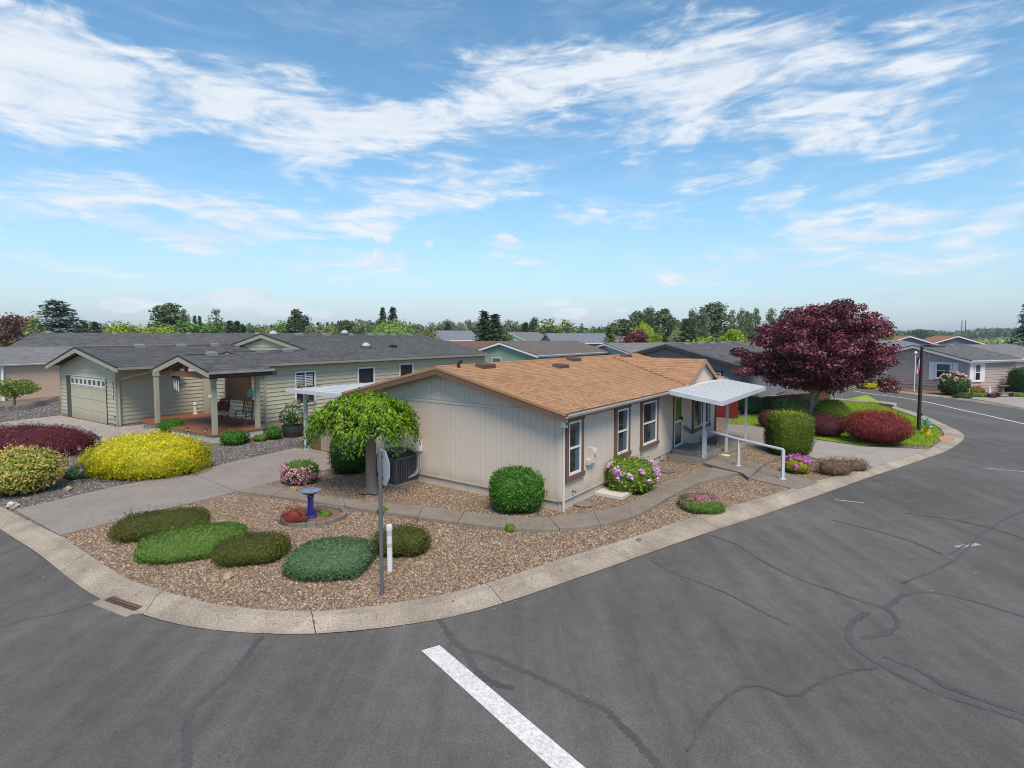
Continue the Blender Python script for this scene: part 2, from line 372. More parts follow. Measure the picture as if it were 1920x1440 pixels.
M_GUTTER = mat('gutter_taupe', (.28, .26, .225), .5, (.22, .205, .18), 2, .3)
M_CURTAIN = mat('curtain', (.11, .13, .15), .9, (.07, .085, .10), 6, .3)
M_WOOD = mat('cedar_wood', (.27, .12, .055), .7, (.19, .08, .04), 4, .3, stretch=(1, 6, 6))
M_DECK = mat('deck_stain', (.25, .095, .048), .65, (.17, .06, .032), 3, .3)
M_CONC = mat('concrete', (.285, .245, .215), .9, (.215, .18, .155), 1.1, .25, bump=.3, bscale=60, fine=(30, .3))
M_CONC2 = mat('concrete_light', (.36, .315, .28), .9, (.275, .235, .205), 1.3, .25, bump=.3, bscale=60, fine=(30, .25))
M_KERB = mat('kerb_concrete', (.41, .34, .265), .92, (.22, .175, .135), 1.1, .45, bump=.4, bscale=60, fine=(36, .38))
M_WALK = mat('walk_concrete', (.255, .21, .17), .92, (.175, .14, .11), 1.7, .3, bump=.35, bscale=60, fine=(36, .34))

def asphalt():
    m = bpy.data.materials.new('asphalt'); m.use_nodes = True; t = NT(m.node_tree); t.n.clear()
    out = t.new('ShaderNodeOutputMaterial'); p = t.new('ShaderNodeBsdfPrincipled'); t.l.new(p.outputs[0], out.inputs[0])
    vec = t.new('ShaderNodeTexCoord').outputs['Object']
    big = t.noise(vec, .22, 5, .6, .4)
    mp = t.new('ShaderNodeMapping'); t.l.new(vec, mp.inputs[0]); mp.inputs['Rotation'].default_value = (0, 0, R(-36)); mp.inputs['Scale'].default_value = (2.2, .22, 1)
    track = t.noise(mp.outputs[0], .9, 5, .65, .3)
    med = t.noise(vec, 3.5, 6, .7); fine = t.noise(vec, 42, 4, .85)
    c = t.ramp(t.math('ADD', t.math('MULTIPLY', big, .5), t.math('MULTIPLY', track, .5)), [(.32, (.074, .067, .062)), (.5, (.110, .099, .092)), (.68, (.150, .135, .126))])
    c = t.mix(1., c, t.ramp(med, [(.3, (.86,) * 3), (.7, (1.12,) * 3)]), 'MULTIPLY')
    c = t.mix(1., c, t.ramp(fine, [(.3, (.6,) * 3), (.5, (1.,) * 3), (.7, (1.42,) * 3)]), 'MULTIPLY')
    # worn patches where the binder is gone and dark pits show
    pit = t.math('MULTIPLY', t.mapr(t.noise(vec, .55, 5, .7, .6), .57, .72), t.mapr(t.noise(vec, 22, 4, .7), .56, .64))
    c = t.mix(t.math('MULTIPLY', pit, .8), c, (.035, .032, .032, 1))
    # small pale stones and flecks
    vo = t.new('ShaderNodeTexVoronoi'); t.l.new(vec, vo.inputs[0]); vo.inputs['Scale'].default_value = 2.3
    fl = t.math('MULTIPLY', t.mapr(vo.outputs['Distance'], .03, .045, 1, 0), t.mapr(t.noise(vec, 1.3, 2), .52, .6))
    c = t.mix(t.math('MULTIPLY', fl, .7), c, (.42, .40, .37, 1))
    t.l.new(c, p.inputs['Base Color']); p.inputs['Roughness'].default_value = .88; p.inputs['Specular IOR Level'].default_value = .3
    b = t.new('ShaderNodeBump'); b.inputs['Strength'].default_value = .35; b.inputs['Distance'].default_value = .01; t.l.new(fine, b.inputs['Height']); t.l.new(b.outputs[0], p.inputs['Normal'])
    return m
M_ASPHALT = asphalt()
M_SEAL = mat('crack_sealant', (.058, .049, .047), .6, (.105, .09, .087), 1.2, .3, spec=.5, fine=(30, .2))
def gravelmat(name, cols, scale, dark):
    m = bpy.data.materials.new(name); m.use_nodes = True; t = NT(m.node_tree); t.n.clear()
    out = t.new('ShaderNodeOutputMaterial'); p = t.new('ShaderNodeBsdfPrincipled'); t.l.new(p.outputs[0], out.inputs[0])
    vec = t.new('ShaderNodeTexCoord').outputs['Object']
    vo = t.new('ShaderNodeTexVoronoi'); t.l.new(vec, vo.inputs[0]); vo.inputs['Scale'].default_value = scale
    sp = t.new('ShaderNodeSeparateColor'); t.l.new(vo.outputs['Color'], sp.inputs[0])
    c = t.ramp(sp.outputs[0], [(i / (len(cols) - 1), k) for i, k in enumerate(cols)])
    gap = t.mapr(vo.outputs['Distance'], .35, .75); c = t.mix(t.math('MULTIPLY', gap, .75), c, (*dark, 1))
    c = t.mix(1., c, t.ramp(t.noise(vec, .8, 5, .6), [(.3, (.68,) * 3), (.7, (1.2,) * 3)]), 'MULTIPLY')
    t.l.new(c, p.inputs['Base Color']); p.inputs['Roughness'].default_value = .85
    b = t.new('ShaderNodeBump'); b.invert = True; b.inputs['Strength'].default_value = .8; b.inputs['Distance'].default_value = .03; t.l.new(vo.outputs['Distance'], b.inputs['Height']); t.l.new(b.outputs[0], p.inputs['Normal'])
    return m
PEB = [(.085, .056, .037), (.20, .125, .077), (.31, .21, .13), (.12, .09, .072), (.50, .375, .26), (.06, .049, .042)]
PEBD = [(.05, .042, .04), (.09, .075, .068), (.17, .145, .13), (.065, .055, .05), (.36, .32, .28), (.035, .03, .028)]
M_GRAVEL = gravelmat('gravel_tan', PEB, 24, (.06, .043, .032))
M_GRAVELD = gravelmat('gravel_dark', PEBD, 20, (.05, .045, .042))
M_PEB = mat('pebble', PEB[0], .8, var=PEB)
M_PEBD = mat('pebble_dark', PEBD[0], .8, var=PEBD)
M_DIRT = mat('bark_soil', (.17, .085, .055), .95, (.24, .13, .085), 3, .3, bump=.6, bscale=40, fine=(25, .3))
M_GROUND = mat('field', (.09, .13, .035), .95, (.16, .17, .06), .02, .2, fine=(.3, .2))
M_LAWN = mat('lawn_soil', (.22, .32, .025), .95, (.27, .37, .035), 2, .3, bump=.6, bscale=120, fine=(60, .25))

# ------------------------------------------------------------------ the setting: ground, road, kerb, beds, slabs
def struct(o, label, cat): return tag(o, label, cat, kind='structure')
big = MB(); big.add([(-5000, -300, -.16), (5000, -300, -.16), (5000, 9000, -.16), (-5000, 9000, -.16)], [(0, 1, 2, 3)])
struct(big.build('ground', M_GROUND, fix=False), 'flat green fields reaching to the horizon', 'ground')
ZR = -.10
road_pts = [(-90, -40), (95, -40), (95, 62), (-90, 62)]
struct(sheet('road', road_pts, M_ASPHALT, ZR), 'dark grey asphalt street with patched cracks', 'road')

# kerb stations: inner (yard) edge and outer (road) edge, as pixels on the ground
KI = [(30, 965), (112, 1006), (227, 1079), (300, 1107), (400, 1133), (530, 1147), (640, 1145), (800, 1122), (920, 1092), (1040, 1053), (1180, 1010), (1300, 970), (1420, 936), (1520, 906), (1622, 878), (1721, 849), (1748, 839), (1768, 820), (1767, 808), (1754, 798), (1719, 782), (1675, 767), (1620, 753)]
KO = [(0, 992), (67, 1036), (175, 1117), (262, 1152), (370, 1178), (525, 1190), (660, 1185), (835, 1160), (955, 1128), (1090, 1082), (1230, 1033), (1350, 992), (1472, 952), (1575, 915), (1665, 884), (1752, 855), (1786, 840), (1807, 823), (1802, 811), (1775, 798), (1734, 780), (1684, 764), (1625, 750)]
ki = [G(*p) for p in KI]; ko = [G(*p, ZR) for p in KO]
def extend(lst, front=None, back=None):
    if front: d = (lst[0] - lst[1]).normalized(); lst.insert(0, lst[0] + d * front)
    if back: d = (lst[-1] - lst[-2]).normalized(); lst.append(lst[-1] + d * back)
extend(ki, 40); extend(ko, 40)
for a, b in ((Vector((12, 47, 0)), Vector((12.2, 47.5, ZR))), (Vector((-12, 56, 0)), Vector((-12, 56.6, ZR)))): ki.append(a); ko.append(b)
def catmull(pts, t):
    i = min(int(t), len(pts) - 2); f = t - i
    p0, p1, p2, p3 = pts[max(i - 1, 0)], pts[i], pts[i + 1], pts[min(i + 2, len(pts) - 1)]
    if i == 0 or i >= len(pts) - 3: return p1.lerp(p2, f)
    return .5 * ((2 * p1) + (p2 - p0) * f + (2 * p0 - 5 * p1 + 4 * p2 - p3) * f * f + (3 * p1 - p0 - 3 * p2 + p3) * f ** 3)
def stations(A, B, step):
    n = 60 * (len(A) - 1); dense = [(catmull(A, i / 60), catmull(B, i / 60)) for i in range(n)] + [(A[-1], B[-1])]
    out = [dense[0]]; acc = 0.
    for (a, b), (c, d) in zip(dense, dense[1:]):
        acc += ((c - a).length + (d - b).length) / 2
        if acc >= step: out.append((c, d)); acc = 0.
    return out
kerb = struct(thing('kerb', 'rolled concrete kerb following the street edge', 'kerb'), 'rolled concrete kerb following the street edge', 'kerb')
st = stations(ki, ko, .5)
PROF = [(0, -.002, -.08), (0, .012, 0), (.35, .008, 0), (.62, -.045, 0), (.86, -.083, 0), (1.0, -.088, 0)]
def kerb_seg(sl):
    mb = MB(); k = len(PROF)
    for j, (a, b) in enumerate(sl):
        d = (b - a); dxy = Vector((d.x, d.y, 0))
        for (f, z, dz) in PROF:
            p = a + dxy * f; mb.v.append((p.x, p.y, z + dz + .004 * math.sin(p.x * 1.7) + .003 * math.sin(p.y * 2.3)))
    for j in range(len(sl) - 1):
        for i in range(k - 1): mb.f.append((j * k + i, j * k + i + 1, (j + 1) * k + i + 1, (j + 1) * k + i)); mb.mi.append(0); mb.var.append(.5)
    for e in (0, len(sl) - 1):     # end faces in the joint
        mb.f.append(tuple(e * k + i for i in range(k))); mb.mi.append(0); mb.var.append(.5)
    return mb
for i in range(0, len(st) - 1, 6):
    sl = st[i:i + 7]
    if len(sl) < 2: continue
    a0, b0 = sl[0]; a1, b1 = sl[1]; u = min(.014, .3) / max((a1 - a0).length, .05); u = min(u, .2)
    sl = [(a0.lerp(a1, u), b0.lerp(b1, u))] + sl[1:]
    kerb_seg(sl).build('kerb_segment', M_KERB, kerb, fix=True)
struct(sheet('kerb_bed', [p for p in ki] + [q for q in ko][::-1], mat('joint_dirt', (.05, .042, .036), .95), ZR + .004), 'soil bed under the kerb joints', 'kerb')
# the block of lots behind the kerb
lot = [Vector((p.x, p.y, 0)) for p in ki] + [Vector((-12, 70, 0)), Vector((-90, 70, 0)), Vector((-90, 40, 0))]
struct(sheet('gravel_yard', lot, M_GRAVEL, -.012), 'tan pea gravel covering the corner lot', 'gravel yard')

# across the street: lot of the grey house
FK = [(1600, 724), (1640, 727), (1700, 735), (1760, 741), (1840, 752), (1925, 766), (2100, 800)]
fk = [G(*p) for p in FK]; fk.insert(0, Vector((8, 54, 0))); fk.insert(0, Vector((-12, 61, 0)))
fo = [p + Vector((-.25, -.55, ZR)) for p in fk]
fst = stations(fk, fo, 1.5); kerb2 = struct(thing('far_kerb', 'low kerb on the far side of the bend', 'kerb'), 'low kerb on the far side of the bend', 'kerb')
for i in range(0, len(fst) - 1, 2): kerb_seg(fst[i:i + 3]).build('kerb_segment', M_KERB, kerb2)
struct(sheet('far_lot', fk + [Vector((95, 30, 0)), Vector((95, 90, 0)), Vector((-12, 90, 0))], M_DIRT, -.012), 'bark covered front yard across the bend', 'yard')
# pale concrete drive of the grey house at the right edge
fd = [G(1790, 742.), G(1925, 740), G(2050, 745), G(2050, 790), G(1920, 765), G(1850, 752)]
struct(sheet('far_driveway', fd, M_CONC2, .004), 'pale concrete driveway beside the grey house', 'driveway')

def slab_poly(parent, pts, z1, m, name='slab', z0=-.08, gap=.012):
    c = sum((Vector((p[0], p[1])) for p in pts), Vector((0, 0))) / len(pts)
    q = [Vector((p[0], p[1])) + (c - Vector((p[0], p[1]))).normalized() * gap for p in pts]
    return MB().prism(q, z0, z1, mi=0).build(name, m, parent)
drive = struct(thing('driveway', 'grey concrete driveway beside the corner gravel bed', 'driveway'), 'grey concrete driveway beside the corner gravel bed', 'driveway')
def mid(a, b, t): return (a[0] + (b[0] - a[0]) * t, a[1] + (b[1] - a[1]) * t)
slab_poly(drive, [G(*p) for p in [(27, 957), (112, 1005), (443, 923), (356, 887), (220, 912)]], .02, M_CONC)
slab_poly(drive, [G(*p) for p in [(356, 887), (443, 923), (497, 909), (600, 885), (631, 877), (628, 857), (574, 843), (552, 841), (440, 866)]], .022, M_CONC)
slab_poly(drive, [G(*p) for p in [(574, 843), (628, 857), (760, 850), (640, 800), (585, 806)]], .03, M_CONC2)
# drive of the sage house
drive2 = struct(thing('driveway', 'wide concrete driveway in front of the sage garage', 'driveway'), 'wide concrete driveway in front of the sage garage', 'driveway')
slab_poly(drive2, [G(*p) for p in [(-60, 835), (-60, 800), (20, 790), (112, 779), (165, 789), (90, 822), (0, 850)]], .012, M_CONC2)
slab_poly(drive2, [G(*p) for p in [(165, 789), (219, 801), (272, 795), (300, 800), (330, 812), (270, 835), (150, 850), (90, 822)]], .014, M_CONC2)
# front drive on the right of the entry
drive3 = struct(thing('driveway', 'concrete driveway between clipped hedge and red barberry', 'driveway'), 'concrete driveway between clipped hedge and red barberry', 'driveway')
slab_poly(drive3, [G(*p) for p in [(1500, 852), (1536, 826), (1620, 838), (1738, 843), (1718, 851), (1640, 874), (1560, 868)]], .016, M_CONC2)
slab_poly(drive3, [G(*p) for p in [(1345, 822), (1372, 790), (1440, 803), (1536, 826), (1500, 852), (1478, 848), (1400, 832)]], .014, M_CONC)
slab_poly(drive3, [G(*p) for p in [(1340, 852), (1345, 822), (1400, 832), (1398, 838), (1362, 851)]], .05, M_CONC)

# walkway: paired edges
WU = [(497, 909), (535, 919), (615, 932), (715, 944), (802, 952), (882, 962), (980, 971), (1056, 968), (1151, 954), (1194, 936), (1226, 916), (1250, 903), (1297, 889), (1345, 876)]
WL = [(443, 922), (515, 931), (615, 946), (715, 961), (790, 972), (870, 982), (988, 994), (1080, 991), (1155, 979), (1204, 962), (1262, 929), (1315, 905), (1350, 896), (1391, 887)]
walk = struct(thing('walkway', 'raised concrete garden path curving round the beige house', 'path'), 'raised concrete garden path curving round the beige house', 'path')
wu = [G(*p, .05) for p in WU]; wl = [G(*p, .05) for p in WL]
ws = stations(wu, wl, .22)
for i in range(0, len(ws) - 1, 5):
    sl = ws[i:i + 6]
    if len(sl) < 2: continue
    sl = [(sl[0][0].lerp(sl[1][0], .05), sl[0][1].lerp(sl[1][1], .05))] + sl[1:]
    poly = [(a.x, a.y) for a, b in sl] + [(b.x, b.y) for a, b in sl[::-1]]
    MB().prism(poly, -.1, .075 + .006 * math.sin(i)).build('slab', M_WALK, walk)

def in_poly(P, poly):
    x, y = P[:, 0], P[:, 1]; ins = np.zeros(len(P), bool); n = len(poly)
    for i in range(n):
        x1, y1 = poly[i][0], poly[i][1]; x2, y2 = poly[(i + 1) % n][0], poly[(i + 1) % n][1]
        c = ((y1 > y) != (y2 > y)); xi = (x2 - x1) * (y - y1) / ((y2 - y1) if abs(y2 - y1) > 1e-9 else 1e-9) + x1
        ins ^= c & (x < xi)
    return ins
def pebbles(name, label, poly, per_m2, rmin, rmax, m, seed, z=-.012, falloff=None):
    r = np.random.default_rng(seed); xs = [p[0] for p in poly]; ys = [p[1] for p in poly]
    area = (max(xs) - min(xs)) * (max(ys) - min(ys)); n = int(area * per_m2)
    P = np.stack([r.uniform(min(xs), max(xs), n), r.uniform(min(ys), max(ys), n)], 1); P = P[in_poly(P, poly)]
    if falloff: P = P[r.random(len(P)) < np.clip((falloff / P[:, 1]) ** 1.5, .12, 1)]
    n = len(P); rad = rmin + (rmax - rmin) * r.random(n) ** 2
    O = np.array([[1, 0, 0], [0, 1, 0], [-1, 0, 0], [0, -1, 0], [0, 0, 1.]]) # half octahedron, flat side buried
    a = r.random(n) * 6.28; ca, sa = np.cos(a), np.sin(a); sc = np.stack([rad * (1 + .5 * r.random(n)), rad, rad * (.7 + .5 * r.random(n))], 1)
    Q = O[None] * sc[:, None]; off = r.normal(size=(n, 5, 3)) * rad[:, None, None] * .12; Q = Q + off
    V = np.empty_like(Q); V[..., 0] = Q[..., 0] * ca[:, None] - Q[..., 1] * sa[:, None]; V[..., 1] = Q[..., 0] * sa[:, None] + Q[..., 1] * ca[:, None]; V[..., 2] = Q[..., 2]
    V += np.concatenate([P, np.full((n, 1), z)], 1)[:, None]
    Fb = np.array([[0, 1, 4], [1, 2, 4], [2, 3, 4], [3, 0, 4]]); Fa = (Fb[None] + 5 * np.arange(n)[:, None, None]).reshape(-1, 3)
    me = np_mesh(name, V.reshape(-1, 3), Fa, m, np.repeat(r.random(n), 4))
    return tag(obj(name, me), label, 'gravel', kind='stuff')
bedA = [G(*p) for p in [(115, 1004), (227, 1079), (300, 1107), (400, 1133), (530, 1147), (640, 1145), (800, 1122), (920, 1092), (1040, 1053), (1180, 1010), (1300, 970), (1420, 936), (1488, 918), (1404, 898), (1391, 889)]] + [G(*p) for p in WL[::-1]]
pebbles('gravel', 'loose tan gravel in the corner bed between kerb and path', bedA, 1500, .010, .028, M_PEB, 3, falloff=11)
bedB = [G(*p) for p in WU] + [G(1318, 869), G(1252, 858), G(1054, 958), G(780, 880), G(628, 860), G(631, 877), G(600, 885)]
pebbles('gravel', 'loose tan gravel between path and beige house wall', bedB, 900, .010, .022, M_PEB, 4, falloff=14)
bedC = [G(*p) for p in [(1404, 897), (1432, 882), (1437, 870), (1500, 852), (1560, 868), (1600, 884), (1537, 905)]]
pebbles('gravel', 'loose tan gravel around the dry brown bushes', bedC, 500, .011, .024, M_PEB, 5)
bedE = [G(*p) for p in [(1350, 853), (1398, 838), (1478, 848), (1437, 868), (1428, 873)]]
pebbles('gravel', 'loose tan gravel beside the white handrail', bedE, 500, .011, .024, M_PEB, 15)
bedD = [G(*p) for p in [(-140, 905), (27, 957), (220, 912), (356, 886), (440, 866), (552, 841), (560, 832), (540, 812), (498, 806), (401, 833), (330, 812), (270, 835), (150, 850), (90, 822), (0, 850), (-140, 870)]]
struct(sheet('dark_gravel_bed', bedD, M_GRAVELD, -.004), 'dark crushed rock bed in front of the sage house', 'gravel bed')
pebbles('dark_gravel', 'dark crushed rock around yellow and purple shrubs', bedD, 420, .014, .03, M_PEBD, 6, z=-.004)
bedF = [G(*p) for p in [(-160, 800), (-160, 770), (0, 762), (112, 750), (112, 778), (20, 790)]]
struct(sheet('dark_gravel_bed', bedF, M_GRAVELD, -.006), 'dark crushed rock strip beside the sage garage', 'gravel bed')
pebbles('dark_gravel', 'dark crushed rock strip beside the sage garage', bedF, 150, .02, .045, M_PEBD, 7, z=-.006)

kb = [G(*p) for p in KI[1:15]]; kc = [a.lerp(G(*q), .55) for a, q in zip(kb, KO[1:15])]
pebbles('gravel', 'stray tan pebbles spilled onto the kerb', kb + kc[::-1], 26, .008, .017, M_PEB, 41, z=.004)
kd = [G(*q, ZR) for q in KO[1:15]]; ke = [d + (d - G(*q)) * 1.1 for d, q in zip(kd, KI[1:15])]
pebbles('gravel', 'stray pebbles and grit on the road beside the kerb', kd + ke[::-1], 9, .006, .014, M_PEB, 42, z=ZR)
# lawn on the right with grass blades
lawn_pts = [G(*p) for p in [(1360, 796), (1385, 782), (1440, 768), (1560, 752), (1640, 757), (1675, 769), (1719, 784), (1750, 799), (1763, 809), (1764, 819), (1745, 836), (1700, 834), (1620, 836), (1536, 824), (1440, 801)]]
struct(sheet('lawn', lawn_pts, M_LAWN, .008), 'bright green mown lawn under the maple', 'lawn')
def grass(name, label, poly, n, seed):
    r = np.random.default_rng(seed); xs = [p[0] for p in poly]; ys = [p[1] for p in poly]
    P = np.stack([r.uniform(min(xs), max(xs), n), r.uniform(min(ys), max(ys), n), np.full(n, .0)], 1); P = P[in_poly(P, poly)]
    N = unit(r.normal(size=(len(P), 3)) * np.array([1, 1, .15])); patch = .5 + .5 * wob(P, 1.2, 3)
    V, Fa, A = leaves(P, N, .075, .022, np.clip(.6 * r.random(len(P)) + .4 * patch, 0, 1), 1.6, .3, r)
    return tag(obj(name, np_mesh(name, V, Fa, leafmat('grass_blade', [(.20, .30, .014), (.30, .42, .022), (.40, .52, .04)], .35), A)), label, 'grass', kind='stuff')
grass('grass', 'short bright green grass of the lawn', lawn_pts, 90000, 5)
verge = [G(*p) for p in [(1590, 748), (1625, 741), (1660, 758), (1640, 753)]]
struct(sheet('lawn', verge, M_LAWN, .006), 'small green verge by the bend beyond the maple', 'lawn')

# painted markings and sealed cracks, thin sheets on the asphalt
M_PAINT = mat('road_paint', (.66, .63, .605), .8, (.54, .51, .48), 5, .2, fine=(26, .3))
def strip(name, px, w, m, z, label, cat, px_w=None):
    """flat strip on the road along pixels; w in metres"""
    pts = [G(*p, ZR) for p in px]; n = 24 * (len(pts) - 1); path = [catmull(pts, i / 24) for i in range(n)] + [pts[-1]] if len(pts) > 2 else pts
    mb = MB(); r = random.Random(len(px) * 31 + int(px[0][0])); m_ = len(path)
    for i, p in enumerate(path):
        d = (path[min(i + 1, m_ - 1)] - path[max(i - 1, 0)]); nrm = Vector((-d.y, d.x, 0)).normalized()
        ww = w * .9 * (.6 + .8 * r.random()) if len(px) > 2 and 'crack' in name else w
        if 'crack' in name: p = p + nrm * r.uniform(-.018, .018)
        if i in (0, m_ - 1) and len(px) > 2: ww *= .4
        q = Vector((p.x, p.y, z)); mb.v += [tuple(q - nrm * ww / 2), tuple(q + nrm * ww / 2)]
    for i in range(m_ - 1): mb.f.append((2 * i, 2 * i + 2, 2 * i + 3, 2 * i + 1)); mb.mi.append(0); mb.var.append(.5)
    return tag(mb.build(name, m, fix=False), label, cat, kind='structure')
bar = [G(790, 1220, ZR), G(824, 1210, ZR)]; far_ = [G(944, 1359, ZR), G(1001, 1359, ZR)]
d1 = far_[0] - bar[0]; d2 = far_[1] - bar[1]
struct(sheet('stop_bar', [bar[0], bar[1], bar[1] + d2 * 2.2, bar[0] + d1 * 2.2], M_PAINT, ZR + .004), 'wide white stop bar painted across the asphalt', 'road marking')
strip('road_line', [(1600, 733), (1631, 738), (1718, 750), (1800, 768), (1856, 780), (1925, 796), (2000, 816)], .14, M_PAINT, ZR + .004, 'thin white edge line along the bend', 'road marking')
strip('paint_fragment', [(1793, 1026), (1834, 1020)], .13, mat('worn_paint', (.42, .41, .42), .85, (.2, .19, .19), 9, .3), ZR + .004, 'short worn dash of white paint on the asphalt', 'road marking')
strip('paint_scratch', [(1565, 937), (1620, 943)], .035, M_PAINT, ZR + .004, 'faint thin white scratch on the road near the drive', 'road marking')
strip('paint_scratch', [(1850, 878), (1925, 885)], .035, M_PAINT, ZR + .004, 'faint thin white scratch on the road at the bend', 'road marking')
seals = [([(0, 1176), (45, 1162), (110, 1150), (172, 1132)], .07), ([(492, 1192), (470, 1220), (440, 1260), (395, 1300), (360, 1330), (348, 1365), (352, 1440)], .10),
    ([(822, 1158), (838, 1185), (868, 1215), (915, 1228), (960, 1248), (1020, 1275), (1080, 1305), (1140, 1335), (1180, 1375), (1240, 1440)], .10),
    ([(868, 1215), (885, 1245), (905, 1270), (935, 1285), (965, 1290)], .10),
    ([(1220, 1050), (1250, 1068), (1300, 1088), (1360, 1112), (1400, 1132), (1440, 1152), (1480, 1172)], .06),
    ([(1330, 1003), (1375, 1018), (1420, 1046), (1480, 1078), (1540, 1100), (1600, 1122), (1650, 1138), (1672, 1145)], .08),
    ([(1662, 1140), (1690, 1118), (1735, 1110), (1800, 1120), (1860, 1138), (1925, 1158)], .08),
    ([(1658, 1138), (1678, 1155), (1682, 1175), (1660, 1190), (1615, 1196)], .07),
    ([(1627, 1148), (1600, 1165), (1590, 1190), (1605, 1215), (1640, 1240), (1690, 1268), (1760, 1300), (1840, 1325), (1925, 1352), (2000, 1375)], .09),
    ([(1655, 1230), (1710, 1250), (1780, 1290), (1850, 1315), (1925, 1340)], .10),
    ([(1645, 1252), (1600, 1258), (1560, 1268), (1530, 1285), (1500, 1302), (1470, 1303), (1430, 1288), (1390, 1290), (1345, 1320), (1315, 1360), (1290, 1410)], .045),
    ([(1560, 975), (1640, 995), (1700, 1012), (1770, 1040)], .05), ([(1780, 1040), (1830, 1010), (1880, 975), (1925, 955)], .05), ([(1700, 962), (1790, 975), (1860, 990), (1925, 1012)], .05),
    ([(1690, 1095), (1740, 1075), (1790, 1052), (1830, 1012)], .04)]
for i, (px, w) in enumerate(seals):
    strip('crack_seal', px, w, M_SEAL, ZR + .003 + .0004 * i, 'dark sealed crack winding across the asphalt', 'crack seal')['group'] = 'sealed cracks in the street'
# storm drain set in a concrete apron at the corner
apr = [G(x, y, ZR) for x, y in [(172, 1133), (205, 1118), (262, 1128), (300, 1140), (288, 1150), (250, 1152), (236, 1158)]]
dr = thing('storm_drain', 'rusty iron grate in a concrete apron at the kerb corner', 'drain', (0, 0, 0))
MB().prism([(p.x, p.y) for p in apr], -.13, -.082).build('apron', M_KERB, dr)
gq = [G(x, y, ZR) for x, y in [(198, 1128), (226, 1117), (282, 1134), (252, 1147)]]
M_RUST = mat('rusted_iron', (.13, .07, .055), .8, (.07, .045, .04), 8, .3)
MB().prism([(p.x, p.y) for p in gq], -.081, -.078).build('drain_pit', mat('drain_dark', (.012, .010, .010), .9), dr)
for k in range(10):
    a = gq[0].lerp(gq[3], k / 9); b = gq[1].lerp(gq[2], k / 9); MB().bar((a.x, a.y, -.068), (b.x, b.y, -.068), .022, .02).build('grate_bar', M_RUST, dr)
for k in range(6):
    a = gq[0].lerp(gq[1], k / 5); b = gq[3].lerp(gq[2], k / 5); MB().bar((a.x, a.y, -.066), (b.x, b.y, -.066), .024, .022).build('grate_bar', M_RUST, dr)
# terracotta ramp tile at the far corner of the lawn
struct(MB().prism([(p.x, p.y) for p in [G(1757, 821), (G(1775, 817)), G(1790, 822), G(1768, 829)]], -.02, .018).build('kerb_ramp', mat('terracotta', (.50, .25, .15), .85, (.42, .20, .12), 4, .3)), 'orange painted patch on the kerb by the hydrant', 'kerb ramp')

# ------------------------------------------------------------------ building kit
def siding_panel(parent, fr, s0, s1, z0, zt, m, sp=.105, gw=.008, gd=.012, th=.014, name='siding_panel'):
    """plywood siding sheet with vertical grooves; zt(s) is its upper edge"""
    mb = MB(); zt = zt if callable(zt) else (lambda s, z=zt: z); s = s0 + .003; e = s1 - .003; n = max(1, round((e - s) / sp)); w = (e - s) / n
    for i in range(n):
        a = s + i * w + (gw / 2 if i else 0); b = s + (i + 1) * w - (gw / 2 if i < n - 1 else 0)
        if max(zt(a), zt(b)) - z0 < .01: continue
        A, B = max(zt(a), z0 + .002), max(zt(b), z0 + .002)
        mb.hexa([fr(a, 0, z0), fr(b, 0, z0), fr(b, th, z0), fr(a, th, z0), fr(a, 0, A), fr(b, 0, B), fr(b, th, B), fr(a, th, A)])
    if mb.v: return mb.build(name, m, parent)
def lap_boards(parent, fr, s0, s1, z0, z1, m, ex=.205, holes=(), bounds=None, name='board'):
    """lap siding: one wedge board per course and gap between openings; bounds(z) narrows a course under a gable"""
    z = z0
    while z < z1 - .03:
        zt = min(z + ex, z1); a, b = (s0, s1)
        if bounds: a, b = bounds(zt - .02); a = max(a, s0); b = min(b, s1)
        cuts = [(a, b)]
        for (h0, h1, hz0, hz1) in holes:
            if zt > hz0 + .02 and z < hz1 - .02:
                nxt = []
                for c, d in cuts:
                    if h0 > c: nxt.append((c, min(d, h0)))
                    if h1 < d: nxt.append((max(c, h1), d))
                cuts = nxt
        for c, d in cuts:
            if d - c > .04: MB().hexa([fr(c, .0, z), fr(d, .0, z), fr(d, .036, z), fr(c, .036, z), fr(c, .0, zt), fr(d, .0, zt), fr(d, .006, zt), fr(c, .006, zt)]).build(name, m, parent)
        z = zt
def rect_trim(mb, fr, s0, s1, z0, z1, w, d0, d1, head=0., sill=0.):
    mb.box(s0, s0 + w, d0, d1, z0 + w, z1 - w, fr); mb.box(s1 - w, s1, d0, d1, z0 + w, z1 - w, fr)
    mb.box(s0 - head, s1 + head, d0, d1 + (.012 if head else 0), z1 - w, z1, fr); mb.box(s0 - sill, s1 + sill, d0, d1 + (.03 if sill else 0), z0, z0 + w, fr)
